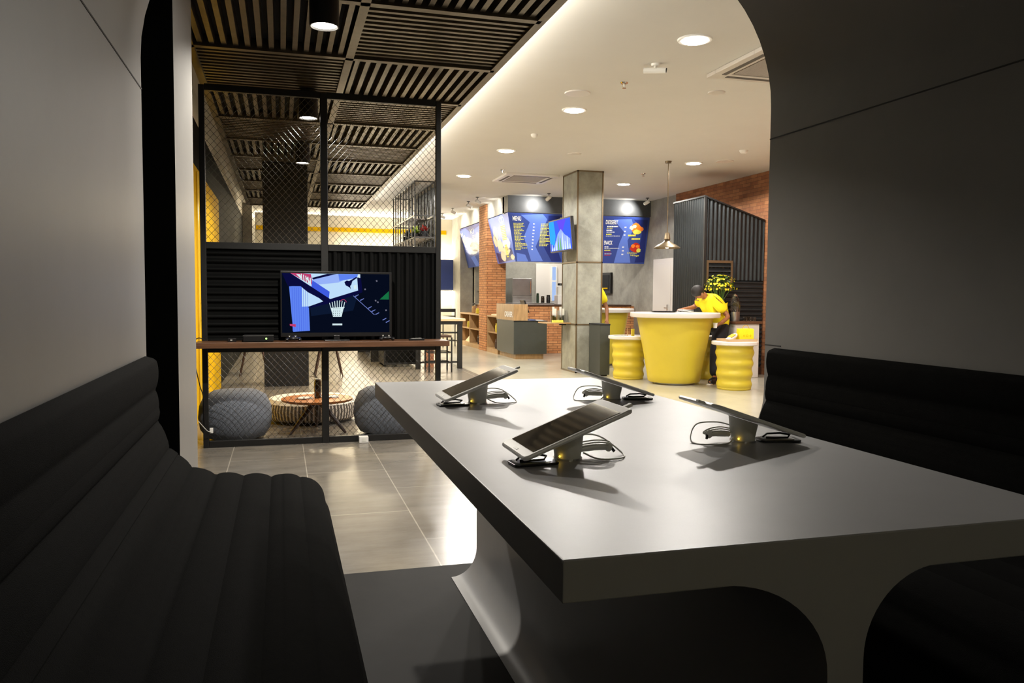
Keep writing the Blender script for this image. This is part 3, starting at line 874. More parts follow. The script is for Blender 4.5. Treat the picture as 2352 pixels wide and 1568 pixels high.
MB().tube(tube_arc([(-0.57, 7.09, .14), (-0.60, 7.06, .16), (-0.66, 7.0, .25)], 14), 0.004, 6).build('cord', K['cable'], t, smooth=True)

# ================================================================== LOUNGE BEHIND THE SCREEN
tag(MB().box(-0.23, 0.37, 11.65, 12.25, 0, 3.09).build('square_column', K['darkcol'], bevel=.006), 'square charcoal column standing in the lounge behind the screen', 'column')
def ottoman(x, y, r, h, lb):
    pr = [(r * .55, 0.0), (r * .80, h * .06), (r * .95, h * .22), (r, h * .45), (r * .97, h * .68), (r * .84, h * .88), (r * .6, h * .975), (r * .3, h * .998), (0.0, h)]
    t = thing('round_ottoman', lb, 'ottoman', (x, y, 0), 'blue grey felt ottomans')
    MB().lathe(pr, (x, y, 0), 40).build('cushion', K['bluegrey'], t, smooth=True)
    MB().lathe([(r * .3, h * .999), (r * .06, h * 1.004), (0, h * 1.004)], (x, y, 0), 20).build('button', K['bluegrey'], t, smooth=True)
ottoman(-0.40, 7.57, 0.315, 0.44, 'round blue grey ottoman left of the coffee table')
ottoman(0.94, 7.56, 0.30, 0.44, 'round blue grey ottoman right of the coffee table')
t = thing('striped_pouf', 'wide round striped pouf behind the coffee table', 'pouf', (0.30, 8.52, 0))
b = MB().lathe([(0.43, 0.03), (0.455, 0.05), (0.47, 0.13), (0.455, 0.195)], (0.30, 8.52, 0), 56)
b.build('side', K['stripes'], t, smooth=True)
MB().lathe([(0.455, 0.195), (0.42, 0.232), (0.3, 0.245), (0.0, 0.25)], (0.30, 8.52, 0), 56).build('top_cushion', mat('cream top fabric', (0.72, 0.68, 0.60), 0.9), t, smooth=True)
MB().lathe([(0.40, 0.0), (0.41, 0.03)], (0.30, 8.52, 0), 40).build('plinth', K['blackmetal'], t)
t = thing('coffee_table', 'round oak coffee table on dark splayed legs behind the screen', 'coffee table', (0.32, 7.74, 0))
MB().lathe([(0.30, 0.292), (0.325, 0.300), (0.33, 0.318)], (0.32, 7.74, 0), 48).build('tabletop', mat('honey wood', C8(196, 122, 62), 0.35, var=0.12, scale=5, stretch=(1, 6, 1)), t, smooth=True)
for an in (205, 335, 90):
    a = math.radians(an); ca, sa = math.cos(a), math.sin(a)
    b = MB().tube([(0.32 + ca * .03, 7.74 + sa * .03, 0.29), (0.32 + ca * .10, 7.74 + sa * .10, 0.20), (0.32 + ca * .28, 7.74 + sa * .28, 0.0)], 0.034, 8, r1=0.013)
    b.build('leg', K['darkwood'], t, smooth=True)
t = thing('glass_jar', 'dark tall glass jar with green leaves on the coffee table', 'jar', (0.325, 7.74, 0.318))
MB().lathe([(0.028, 0.0), (0.032, 0.01), (0.033, 0.15), (0.026, 0.17), (0.028, 0.175)], (0.325, 7.74, 0.318), 20).build('jar_body', K['dkglass'], t, smooth=True)
MB().lathe([(0.030, 0.172), (0.030, 0.182)], (0.325, 7.74, 0.318), 20).build('lid_rim', K['steel'], t)
b = MB()
for i in range(9):
    a = random.uniform(PI * .6, PI * 1.6); l = random.uniform(.07, .12)
    x0, y0, z0 = 0.325, 7.74, 0.50
    x1, z1 = x0 + l * math.cos(a) * .9, z0 + random.uniform(.01, .08)
    b.add([(x0, y0, z0), (x0 + (x1 - x0) * .5, y0 - .012, (z0 + z1) / 2 + .018), (x1, y0 + l * math.sin(a), z1), (x0 + (x1 - x0) * .5, y0 + .012, (z0 + z1) / 2 + .010)], [(0, 1, 2, 3)])
b.build('leaves', K['leafdark'], t)
for i, (x, y, r, lb) in enumerate([(0.20, 7.72, .4, 'white leaflet on the left half of the coffee table'), (0.44, 7.76, -.3, 'white leaflet on the right half of the coffee table')]):
    t = thing('leaflet_stack', lb, 'leaflets', (x, y, .318))
    for k in range(3):
        b = MB().box(-.075, .075, -.05, .05, k * .004, k * .004 + .003)
        rr = r + k * .35
        b.xf(lambda a, c, d: (x + a * math.cos(rr) - c * math.sin(rr), y + a * math.sin(rr) + c * math.cos(rr), .319 + d))
        b.build('sheet', K['paper'], t)
# orange stools further back
def stool(x, y, lb, first=None):
    t = thing('padded_stool', lb, 'stool', (x, y, 0), 'orange seated stools in the lounge')
    MB().lathe([(0.19, 0.43), (0.205, 0.445), (0.20, 0.475), (0.0, 0.485)], (x, y, 0), 32).build('seat', K['orange'], t, smooth=True)
    MB().box(x - .17, x + .17, y - .02, y + .02, .385, .405).box(x - .02, x + .02, y - .17, y + .17, .385, .405).build('seat_frame', K['blackmetal'], t)
    for sx in (-1, 1):
        for sy in (-1, 1):
            MB().tube([(x + sx * .12, y + sy * .12, .44), (x + sx * .21, y + sy * .21, 0)], .018, 8, r1=.010).build('leg', K['darkwood'], t, smooth=True)
stool(-0.42, 13.45, 'orange seated stool left of the charcoal column')
stool(0.72, 13.15, 'orange seated stool right of the charcoal column')
# high communal table, chair and storage bench
t = thing('high_table', 'long pale oak communal table with dark steel legs, right of the mesh screen', 'table', (2.62, 15.3, 0))
MB().box(2.20, 3.10, 13.75, 17.0, .835, .875).build('tabletop', K['oaktable'], t, bevel=.004)
MB().box(2.24, 3.06, 13.80, 16.95, .775, .835).build('apron', K['blackmetal'], t)
for x in (2.24, 2.98):
    for y in (13.82, 16.85):
        MB().box(x, x + .08, y, y + .08, 0, .775).build('leg', K['blackmetal'], t)
MB().box(2.32, 2.98, 13.845, 13.875, .10, .13).build('stretcher', K['blackmetal'], t)
MB().box(2.32, 2.98, 13.845, 13.875, .62, .645).build('stretcher', K['blackmetal'], t)
def frame_chair(x, y, h, lb, back):
    t = thing('metal_frame_chair', lb, 'chair', (x, y, 0))
    w = .19
    for sx in (-1, 1):
        for sy in (-1, 1):
            MB().box(x + sx * w - .012, x + sx * w + .012, y + sy * w - .012, y + sy * w + .012, 0, h if sy < 0 or not back else h + .32).build('leg', K['blackmetal'], t)
    MB().box(x - w, x + w, y - w, y + w, h, h + .035).build('seat', K['darkwood'], t, bevel=.004)
    b = MB()
    for z in (.15, h * .55):
        b.box(x - w, x + w, y - w - .008, y - w + .008, z, z + .018).box(x - w, x + w, y + w - .008, y + w + .008, z, z + .018)
        b.box(x - w - .008, x - w + .008, y - w, y + w, z, z + .018).box(x + w - .008, x + w + .008, y - w, y + w, z, z + .018)
    b.build('stretcher', K['blackmetal'], t)
    if back:
        MB().box(x - w, x + w, y + w - .01, y + w + .01, h + .24, h + .32).box(x - w, x + w, y + w - .008, y + w + .008, h + .12, h + .15).build('backrest', K['blackmetal'], t)
frame_chair(2.55, 13.40, .58, 'black metal framed stool before the near end of the oak table', False)
frame_chair(4.0, 19.6, .62, 'black metal framed bar chair by the far wall', True)
t = thing('storage_bench', 'low black storage bench behind the right mesh panel', 'bench', (2.05, 14.2, 0))
MB().box(1.75, 2.35, 14.35, 15.2, .04, .42).build('body', K['blackmetal'], t, bevel=.004)
MB().box(1.72, 2.38, 14.32, 15.23, .42, .46).build('seat', K['darkwood'], t, bevel=.004)
dr = MB().box(1.78, 2.32, 14.342, 14.35, .08, .38).build('door', K['corr'], t)
MB().box(2.02, 2.08, 14.33, 14.342, .32, .335).build('handle', K['steel'], dr)
tag(MB().box(2.46, 2.62, 14.18, 14.26, .0, .36).build('orange_box', mat('peach card', C8(205, 140, 100), .6), bevel=.004), 'small orange carton standing under the oak table', 'box')
t = thing('long_bench', 'dark wooden bench along the far part of the lounge', 'bench', (1.78, 16.9, 0))
MB().box(1.62, 1.95, 15.4, 18.4, .40, .45).build('seat', K['darkwood'], t, bevel=.004)
for y in (15.5, 18.2):
    MB().box(1.64, 1.93, y, y + .06, 0, .40).build('leg', K['blackmetal'], t)

# hanging cage shelf with plants
t = thing('hanging_cage_shelf', 'black steel cage shelf hanging from the ceiling over the oak table', 'hanging shelf', (2.5, 16.2, 1.9))
x0, x1, y0, y1, z0, z1 = 2.36, 2.72, 14.7, 17.6, 1.95, CZ
b = MB()
for x in (x0, x1):
    for z in (z0, 2.32, 2.72, z1 - .02):
        b.box(x - .012, x + .012, y0, y1, z, z + .024)
for y in (y0, y1):
    for z in (z0, 2.32, 2.72, z1 - .02):
        b.box(x0, x1, y - .012, y + .012, z, z + .024)
b.build('frame', K['blackmetal'], t)
for i in range(9):
    y = y0 + (y1 - y0) * i / 8
    for x in (x0, x1):
        MB().box(x - .010, x + .010, y - .010, y + .010, z0, z1).build('upright', K['blackmetal'], t)
MB().box(x0, x1, y0, y1, 2.335, 2.35).box(x0, x1, y0 + .8, y1 - .6, 2.735, 2.75).build('shelf_board', K['darkwood'], t)
t2 = MB()
A, B = corrugated(14.9, 17.8, .15, .012)
t2.strip(A, B, 'Z', 2.05, CZ); t2.xf(lambda x, y, z: (2.86 + y, x, z))
tag(t2.build('corrugated_screen', K['corrg'], smooth=True), 'dark corrugated sheet hung right of the cage shelf', 'panel')
t2v = bpy.context.scene.objects[-1] if False else None
def pot_plant(x, y, z, col, lb, r=.09, h=.12):
    t = thing('potted_plant', lb, 'plant', (x, y, z))
    MB().lathe([(r * .6, 0), (r * .8, h * .7), (r * .85, h)], (x, y, z), 16).build('pot', K['darkcol'], t, smooth=True)
    b = MB()
    for i in range(46):
        a = random.uniform(0, 2 * PI); e = random.uniform(.1, 1.3); l = r * random.uniform(.8, 1.5)
        d = Vector((math.cos(a) * math.cos(e), math.sin(a) * math.cos(e), math.sin(e))) * l
        c = Vector((x, y, z + h)); s = Vector((-math.sin(a), math.cos(a), 0)) * r * .22
        b.add([c, c + d * .55 + s, c + d, c + d * .55 - s], [(0, 1, 2, 3)])
    b.build('foliage', col, t)
pot_plant(2.52, 15.6, 2.35, mat('lime leaves', C8(170, 200, 60), .5, var=.3), 'lime green potted plant on the hanging cage shelf', .12)
pot_plant(2.58, 15.0, 2.35, mat('red leaves', C8(190, 60, 55), .5, var=.3), 'red leaved potted plant on the hanging cage shelf', .10)
pot_plant(2.52, 16.6, 2.35, K['leafdark'], 'dark green potted plant at the far end of the cage shelf', .12)
# floating blue panel on the back wall
t = thing('blue_wall_panel', 'floating navy blue panel lit from behind on the far wall', 'wall panel', (2.8, 21.9, 1.4))
MB().box(1.4, 4.9, 21.80, 21.86, 1.42, 2.24).build('panel', K['bluewall'], t, bevel=.004)
MB().box(1.5, 4.8, 21.86, 21.98, 1.50, 2.16).build('mount_box', K['white'], t)
for z, rx in ((2.20, 0), (1.46, 180)):
    pass
area('panel_glow_up', (3.1, 21.93, 2.26), (math.radians(180), 0, 0), 3.2, .08, 120, (1.0, .9, .72))
area('panel_glow_down', (3.1, 21.93, 1.40), (0, 0, 0), 3.2, .08, 120, (1.0, .9, .72))
area('back_cove', (1.6, 21.75, 3.28), (math.radians(-60), 0, 0), 4.6, .06, 60, (1.0, .84, .55))
for x, y, w in ((0.9, 14.5, 130), (-0.3, 17.2, 130), (0.9, 18.6, 160), (2.2, 19.5, 160), (1.15, 12.4, 420), (1.3, 9.6, 160)):  # unseen warm spots without fixtures, added to light lounge floor and slats
    spot('lounge_fill', (x, y, 3.04 if x < 1.6 and y < 17.4 else 3.3), (x, y, 0), w, 140, .5, (1.0, .78, .45), .08)

# ================================================================== CONCRETE COLUMN
t = thing('concrete_column', 'grey cement clad column framed with dark steel, in the middle of the hall', 'column', (4.95, 12.95, 0))
c = (4.72, 5.185, 12.6, 13.32)
for z0, z1 in ((0.02, .80), (.82, 1.84), (1.86, CZ)):
    MB().box(c[0] + .01, c[1] - .01, c[2] + .01, c[3] - .01, z0, z1).build('cladding', K['column'], t)
for x in (c[0], c[1] - .022):
    for y in (c[2], c[3] - .022):
        MB().box(x, x + .022, y, y + .022, 0, CZ).build('corner_angle', K['brass'], t)
for z in (.0, .80, 1.84, CZ - .022):
    MB().box(c[0], c[1], c[2], c[3], z, z + .022).build('band', K['brass'], t)
# ledge and brochures
t = thing('leaflet_ledge', 'thin wooden ledge on the left side of the concrete column', 'ledge', (4.55, 13.1, .8))
MB().box(4.30, 4.722, 12.85, 13.35, .815, .835).build('board', K['oak'], t, bevel=.002)
MB().box(4.60, 4.72, 13.08, 13.11, .785, .815).build('bracket', K['blackmetal'], t)
t = thing('brochure_holder', 'clear holder of leaflets on the column ledge', 'leaflet holder', (4.55, 13.1, .835))
for i in range(6):
    x = 4.44 + i * .045
    b = MB().box(x, x + .038, 13.0 + .02 * (i % 2), 13.005 + .02 * (i % 2), .84, 1.10 - .03 * (i % 3))
    b.build('leaflet', [K['paper'], K['greyplastic'], K['steel']][i % 3], t)
MB().box(4.42, 4.70, 12.985, 12.992, .835, .96).box(4.42, 4.70, 13.06, 13.067, .835, 1.12).box(4.42, 4.425, 12.985, 13.067, .835, 1.02).build('tray', K['clear'], t)
tag(MB().box(4.42, 4.60, 12.88, 12.97, .835, .875).build('leaflet_tray', K['printyellow'], bevel=.002), 'pale yellow leaflet tray in front of the clear holder', 'tray')
# TV on column: X 4.41-4.83 , tilted
t = thing('column_television', 'small television bracketed to the concrete column', 'television', (4.62, 12.8, 2.0))
def tv(u, w, v):   # u across 0..1, v up 0..1, w depth towards the column
    return (4.53 + w + v * -.05, 13.40 - u * 1.13, 2.03 + v * .545)
b = MB().box(0, 1, 0.004, .055, 0, 1); b.xf(tv); b.build('casing', K['blackplastic'], t, bevel=.004)
b = MB()
cm = [E_((60, 90, 220), 1.5), E_((50, 150, 235), 1.5), E_((140, 160, 245), 1.5), E_((200, 215, 245), 1.4), E_((110, 175, 90), 1.2), E_((90, 70, 220), 1.5)]
def cp(pts, m, l): b.add([tv(u, .003 - l * .0006, v) for u, v in pts], [tuple(range(len(pts)))], m)
cp([(.03, .04), (.97, .04), (.97, .96), (.03, .96)], 0, 0)
cp([(.03, .96), (.25, .96), (.30, .5), (.22, .2), (.03, .3)], 1, 1)
cp([(.40, .95), (.80, .95), (.62, .6), (.50, .62)], 5, 1)
cp([(.25, .25), (.40, .55), (.55, .68), (.70, .5), (.92, .35), (.92, .06), (.10, .06)], 2, 2)
for i in range(9):
    x = .08 + i * .098; h = (.25, .16, .34, .5, .42, .55, .30, .44, .2)[i]
    cp([(x, .05), (x + .06, .05), (x + .045, h), (x + .02, h)], 3 if i not in (3, 4) else 4, 3)
b.build('screen_picture', cm, t)
MB().box(4.56, 4.70, 12.88, 12.94, 2.25, 2.31).box(4.70, 4.73, 12.78, 13.04, 2.14, 2.42).build('wall_bracket', K['blackmetal'], t)
t = thing('waste_bin', 'narrow slate grey bin at the right foot of the concrete column', 'bin', (5.0, 12.2, 0))
MB().box(4.92, 5.09, 12.02, 12.5, .02, .82).build('body', K['cash'], t, bevel=.004)
MB().box(4.915, 5.095, 12.015, 12.505, .82, .842).build('lid', K['darkcol'], t, bevel=.003)
MB().box(4.95, 5.06, 12.05, 12.47, 0, .02).build('plinth', K['blackmetal'], t)

# ================================================================== MENU BLOCK
CORN = {'f': ((4.54, 16.2, 3.0), (7.76, 16.2, 3.0), (4.78, 16.42, 2.0), (7.76, 16.42, 2.0))}
blk = MB()
blk.box(4.54, 7.78, 16.2, 16.5, 3.02, CZ)
struct(blk.build('wall_menu_front', K['fascia']), 'dark fascia above the front menu boards')
struct(MB().box(4.54, 4.6, 16.5, 21.0, 3.02, CZ).build('wall_menu_left', K['concrete']), 'pale fascia above the side menu boards')
def quadmap(TL, TR, BL, BR, nrm):
    TL, TR, BL, BR, nrm = map(Vector, (TL, TR, BL, BR, nrm))
    def f(u, v, w):   # u right, v down
        return (TL * (1 - u) + TR * u) * (1 - v) + (BL * (1 - u) + BR * u) * v + nrm * w
    return f
fm = quadmap((4.54, 16.2, 3.0), (7.76, 16.2, 3.0), (4.78, 16.42, 2.0), (7.74, 16.42, 2.0), (0, -.976, -.215))
def uv(x, y):   # from the zoomed crop of the front boards
    v = (y - (430 + (x - 165) * .032)) / 672.0
    xl = 165 + 105 * v; xr = 2170 - 90 * v
    return (x - xl) / (xr - xl), v
def panel(f, u0, u1, v0, v1, th, mats, name, parent):
    b = MB()
    vs = [f(u, v, w) for w in (0, -th) for u, v in ((u0, v0), (u1, v0), (u1, v1), (u0, v1))]
    b.add(vs, [(0, 1, 2, 3), (7, 6, 5, 4), (0, 4, 5, 1), (1, 5, 6, 2), (2, 6, 7, 3), (3, 7, 4, 0)])
    return b.build(name, mats, parent)
def put_text(b, f, txt, u0, u1, v0, v1, m, w=.003, shear=0, bold=0.0):
    vs, fs = text_mesh(txt, 1, 0, shear, bold)
    b.add([f(u0 + (u1 - u0) * x, v1 + (v0 - v1) * y, w) for x, y, z in vs], fs, m)
def put_poly(b, f, pts, m, w=.002):
    b.add([f(u, v, w) for u, v in pts], [tuple(range(len(pts)))], m)
def blob(b, f, cu, cv, ru, rv, m, w, n=11, j=.18):
    put_poly(b, f, [(cu + ru * math.cos(2 * PI * i / n) * (1 + random.uniform(-j, j)), cv + rv * math.sin(2 * PI * i / n) * (1 + random.uniform(-j, j))) for i in range(n)], m, w)
def words(b, f, x0, y0, x1, h, m, w=.003):
    """small unreadable lettering: short blocks"""
    x = x0
    while x < x1:
        l = random.uniform(10, 26)
        u0, v0 = uv(x, y0); u1, v1 = uv(min(x + l, x1), y0 + h)
        put_poly(b, f, [(u0, v0), (u1, v0), (u1, v1), (u0, v1)], m, w)
        x += l + 5
PM = [K['printwhite'], K['printyellow'], K['printorange'], K['printred'], K['board2'], K['board3'], K['printfood']]
t = thing('menu_board', 'large blue board headed MENU with two columns of yellow writing, left of the column', 'menu board', (5.4, 16.3, 2.0))
panel(fm, 0.0, .52, 0, 1, .03, K['board'], 'board', t)
b = MB()
put_poly(b, fm, [uv(*q) for q in [(340, 460), (640, 450), (700, 520), (600, 760), (540, 900), (640, 1100), (480, 1100), (380, 760), (460, 560)]], 4, .001)
put_poly(b, fm, [uv(*q) for q in [(720, 470), (900, 480), (930, 700), (820, 900), (900, 1110), (760, 1110), (640, 880), (700, 640)]], 5, .001)
put_poly(b, fm, [uv(*q) for q in [(280, 980), (400, 1010), (440, 1105), (290, 1100)]], 4, .001)
b.build('printed_art', PM, t)
b = MB()
u0, v0 = uv(222, 475); u1, v1 = uv(350, 542)
put_text(b, fm, 'MENU', u0, u1, v0, v1, 0, .004, .15, .02)
b.build('heading', PM, t)
b = MB()
for i in range(9):
    words(b, fm, 505 - i * 3, 576 + i * 44, 532 - i * 3, 15, 0)
for i in range(6):
    words(b, fm, 768, 680 + i * 44, 792, 15, 0)
b.build('price_column', PM, t)
b = MB()
for i in range(19):
    y = 570 + i * 20
    words(b, fm, 238 + i * 1.6, y, 238 + i * 1.6 + random.uniform(70, 170), 11, 1)
for i in range(16):
    y = 580 + i * 20
    words(b, fm, 612 - i * 1.6, y, 612 - i * 1.6 + random.uniform(80, 150), 11, 1)
words(b, fm, 880, 495, 930, 18, 0)
b.build('lettering', PM, t)
t = thing('menu_board', 'large blue board headed DESSERT and SNACK, right of the column', 'menu board', (7.0, 16.3, 2.0))
panel(fm, .525, 1.0, 0, 1, .03, K['board'], 'board', t)
b = MB()
put_poly(b, fm, [uv(*q) for q in [(1640, 520), (1900, 515), (1940, 640), (1840, 820), (1880, 1140), (1640, 1140), (1720, 860), (1790, 700)]], 4, .001)
put_poly(b, fm, [uv(*q) for q in [(1930, 520), (2140, 530), (2110, 800), (2080, 1140), (1940, 1140), (2040, 800), (2060, 640)]], 5, .001)
b.build('printed_art', PM, t)
b = MB()
u0, v0 = uv(1525, 528); u1, v1 = uv(1700, 592); put_text(b, fm, 'DESSERT', u0, u1, v0, v1, 0, .004, .1, .02)
u0, v0 = uv(1499, 818); u1, v1 = uv(1617, 880); put_text(b, fm, 'SNACK', u0, u1, v0, v1, 0, .004, .1, .02)
b.build('heading', PM, t)
b = MB()
for x, y, l, h, m in ((1545, 612, 155, 16, 0), (1540, 640, 80, 9, 1), (1535, 665, 80, 16, 0), (1535, 695, 120, 8, 0), (1530, 722, 80, 18, 1), (1525, 752, 200, 6, 0),
                      (1505, 902, 60, 14, 0), (1503, 926, 220, 8, 0), (1503, 950, 85, 16, 1), (1503, 980, 100, 8, 3), (1505, 1004, 100, 10, 0), (1503, 1022, 90, 10, 3)):
    words(b, fm, x, y, x + l, h, m)
b.build('lettering', PM, t)
b = MB()
for x, y in ((1797, 622), (1790, 680), (1785, 732), (1762, 905), (1757, 958), (1750, 1010)):
    words(b, fm, x, y, x + 26, 18, 0)
b.build('price_column', PM, t)
b = MB()
u0, v0 = uv(1832, 985); u1, v1 = uv(1975, 1012); put_text(b, fm, 'Chicken', u0, u1, v0, v1, 1, .005, .2, .015)
b.build('caption', PM, t); b = MB()
u0, v0 = uv(1880, 1020); u1, v1 = uv(2005, 1058); put_text(b, fm, 'Wings', u0, u1, v0, v1, 1, .005, .2, .015)
b.build('caption', PM, t)
for x, y, l in ((1848, 735, 110), (1900, 785, 125)):
    b = MB(); words(b, fm, x, y, x + l, 24, 1, .005); b.build('caption', PM, t)
b = MB()
for cx, cy, rx, ry, m, w in ((1968, 650, 70, 78, 2, .002), (2030, 660, 42, 40, 2, .003), (1975, 700, 62, 34, 1, .0035), (1900, 640, 26, 30, 6, .003), (1945, 620, 30, 26, 6, .0034)):
    u, v = uv(cx, cy); blob(b, fm, u, v, rx / 1900, ry / 672, m, w)
b.build('food_picture', PM, t)
b = MB()
for cx, cy, rx, ry, m, w in (
                             (1955, 925, 78, 66, 3, .002), (1920, 900, 30, 26, 2, .003), (1985, 905, 26, 22, 2, .003), (2000, 965, 34, 32, 1, .0035)):
    u, v = uv(cx, cy); blob(b, fm, u, v, rx / 1900, ry / 672, m, w)
b.build('food_picture', PM, t)
# side boards on the left face
def sidemap(ya, yb):
    return quadmap((4.535, yb, 3.0), (4.535, ya, 3.0), (4.775, yb, 2.0), (4.775, ya + .22 * (ya < 17), 2.0), (-.97, 0, -.24))
fs1 = sidemap(16.2, 17.86)
t = thing('menu_board', 'overexposed blue side board with food photographs, right of the brick pillar', 'menu board', (4.65, 17.0, 2.0))
panel(fs1, 0, 1, 0, 1, .03, K['board2'], 'board', t)  # paler base blue puts the overexposed glare into the board's colour
b = MB()
put_poly(b, fs1, [(.05, .75), (.4, .8), (.9, .7), (1, .95), (.3, .98), (.1, .98)], 5, .001)
for cu, cv, ru, rv, m in ((.25, .35, .12, .18, 6), (.35, .62, .16, .14, 6), (.15, .5, .1, .12, 6), (.42, .85, .12, .12, 6), (.7, .6, .2, .16, 0), (.62, .75, .2, .1, 6), (.9, .9, .1, .06, 6)):
    blob(b, fs1, cu, cv, ru, rv, m, .002)
b.build('food_picture', PM, t)
b = MB()
put_text(b, fs1, 'CO', .55, .78, .04, .16, 0, .004, 0, .02)
for i in range(9):
    put_poly(b, fs1, [(.55, .22 + i * .035), (.78, .22 + i * .035), (.78, .24 + i * .035), (.55, .24 + i * .035)], 1, .004)
for i in range(7):
    put_poly(b, fs1, [(.60, .62 + i * .04), (.72, .62 + i * .04), (.72, .645 + i * .04), (.60, .645 + i * .04)], 1, .004)
b.build('lettering', PM, t)
fs2 = sidemap(18.62, 20.9)
t = thing('menu_board', 'blue side board with pale pictures, left of the brick pillar', 'menu board', (4.65, 19.7, 2.0))
panel(fs2, 0, 1, 0, 1, .03, K['board'], 'board', t)
b = MB()
put_poly(b, fs2, [(0, .05), (.3, .02), (.5, .15), (1, .05), (1, .55), (.8, .62), (.5, .6), (.25, .68), (.1, .6)], 4, .001)
for cu, cv, ru, rv, m in ((.3, .4, .2, .16, 0), (.55, .5, .2, .12, 6), (.8, .42, .16, .2, 0), (.45, .62, .2, .06, 0), (.15, .3, .1, .12, 6)):
    blob(b, fs2, cu, cv, ru, rv, m, .002)
put_poly(b, fs2, [(.25, .75), (.45, .72), (.6, .98), (.4, .98)], 4, .001)
b.build('food_picture', PM, t)
b = MB()
put_text(b, fs2, 'M', .02, .12, .1, .2, 0, .004); put_text(b, fs2, 'KI', .5, .66, .08, .2, 0, .004)
for i in range(9):
    for u in (.1, .55):
        put_poly(b, fs2, [(u, .24 + i * .035), (u + .25, .24 + i * .035), (u + .25, .255 + i * .035), (u, .255 + i * .035)], 0, .004)
b.build('lettering', PM, t)

# track spots
def track_spot(x, y, tx, ty, tz, lb, w=40, sz=70):
    t = thing('ceiling_spotlight', lb, 'spotlight', (x, y, CZ - .16), 'small ceiling spotlights before the menu boards')
    MB().lathe([(.035, -.012), (.035, 0)], (x, y, CZ), 16).tube([(x, y, CZ), (x, y, CZ - .07)], .008).build('mount', K['blackmetal'], t, smooth=True)
    d = (Vector((tx, ty, tz)) - Vector((x, y, CZ - .10))).normalized()
    p0 = Vector((x, y, CZ - .09)) - d * .04; p1 = p0 + d * .12
    MB().tube([p0, p1], .036, 16).build('head', K['whiteplastic'], t, smooth=True)
    MB().tube([p1, p1 + d * .004], .028, 16).build('lamp', K['lampface'], t)
    if w: spot('board_spot', tuple(p1 + d * .02), (tx, ty, tz), w, sz, .6, (1.0, .96, .90), .03)
track_spot(5.25, 15.65, 5.00, 16.2, 2.95, 'white ceiling spotlight aimed at the MENU board', 45, 120)
track_spot(7.46, 15.70, 7.05, 16.2, 2.95, 'white ceiling spotlight aimed at the DESSERT board', 45, 120)
track_spot(4.02, 16.75, 4.56, 17.0, 3.0, 'first of the four spotlights along the side menu boards', 30, 110)
track_spot(4.02, 17.60, 4.56, 17.7, 3.0, 'second of the four spotlights along the side menu boards', 30, 110)
track_spot(3.98, 19.10, 4.56, 19.1, 3.0, 'third of the four spotlights along the side menu boards', 30, 110)
track_spot(3.98, 20.40, 4.56, 20.3, 3.0, 'farthest of the four spotlights along the side menu boards', 30, 110)

# brick pillar and low brick walls
struct(MB().box(4.52, 4.98, 17.92, 18.62, 0, 3.02).box(4.52, 4.6, 17.92, 18.62, 3.02, CZ).build('wall_brick_pillar', K['brick']), 'orange brick pillar at the corner of the kitchen')
struct(MB().box(5.0, 7.78, 17.0, 17.2, 0, 1.06).build('wall_counter', K['brick']), 'low orange brick wall of the serving counter')
tag(MB().box(4.98, 7.70, 16.96, 17.6, 1.062, 1.09).build('serving_counter', K['darkwood'], bevel=.003), 'thin dark counter slab on the low brick wall', 'counter')

# open wooden shelves facing left
def open_shelf(y0, y1, cols, lb):
    t = thing('open_shelf_unit', lb, 'shelf unit', (4.75, (y0 + y1) / 2, 0))
    x0, x1 = 4.53, 4.95
    MB().box(x0, x1, y0, y1, 0, .10).build('plinth', K['oak'], t)
    MB().box(x0, x1, y0, y1, .80, .835).build('top_board', K['oak'], t, bevel=.003)
    MB().box(x0 + .02, x1, y0, y1, .44, .465).build('middle_board', K['oak'], t)
    MB().box(x1 - .02, x1, y0, y1, .10, .80).build('back_panel', K['darkwood'], t)
    for i in range(cols + 1):
        y = y0 + (y1 - y0 - .03) * i / cols
        MB().box(x0 + .01, x1, y, y + .03, .10, .80).build('divider', K['oak'], t)
    return t
open_shelf(16.92, 17.9, 1, 'open oak shelf unit between the brick pillar and the cashier desk')
open_shelf(18.64, 20.75, 2, 'open oak shelf unit left of the brick pillar')
struct(MB().box(4.95, 5.15, 18.64, 20.9, 0, 1.04).build('wall_counter', K['brick']), 'brick upstand behind the oak shelves')
tag(MB().box(4.90, 5.15, 18.64, 20.9, 1.04, 1.07).build('niche_counter', K['steel'], bevel=.002), 'steel counter top inside the serving niche', 'counter')
def jar(x, y, z, r, h, m, lb, nm='yellow_container', cat='container', lid=True):
    t = thing(nm, lb, cat, (x, y, z))
    MB().lathe([(r * .9, 0), (r, h * .1), (r, h * .75), (r * .85, h * .8)], (x, y, z), 16).build('body', m, t, smooth=True)
    MB().lathe([(r * .9, h * .8), (r * .9, h), (r * .3, h * 1.02)], (x, y, z), 16).build('lid', m if lid else K['blackplastic'], t, smooth=True)
Yw = K['yellow']
jar(4.66, 17.25, .465, .10, .20, Yw, 'yellow lidded container on the shelf beside the cashier desk')
jar(4.64, 17.05, .465, .06, .09, Yw, 'small yellow tub beside the lidded container')
jar(4.66, 17.30, .10, .09, .22, K['darkwood'], 'dark basket on the lowest shelf beside the cashier desk', 'shelf_basket', 'basket')
jar(4.68, 19.15, .835, .11, .13, Yw, 'wide yellow tub on top of the shelf left of the pillar')
jar(4.66, 19.75, .835, .05, .18, K['oak'], 'tall amber canister on top of the shelf left of the pillar', 'amber_canister', 'canister')
jar(4.64, 20.0, .465, .09, .16, Yw, 'yellow tin on the middle shelf left of the pillar')
jar(4.64, 18.95, .10, .07, .22, K['blackplastic'], 'black canister on the lowest shelf left of the pillar', 'black_canister', 'canister')
t = thing('card_wedge', 'cream folded card on the lowest shelf left of the pillar', 'card', (4.62, 20.0, .10))
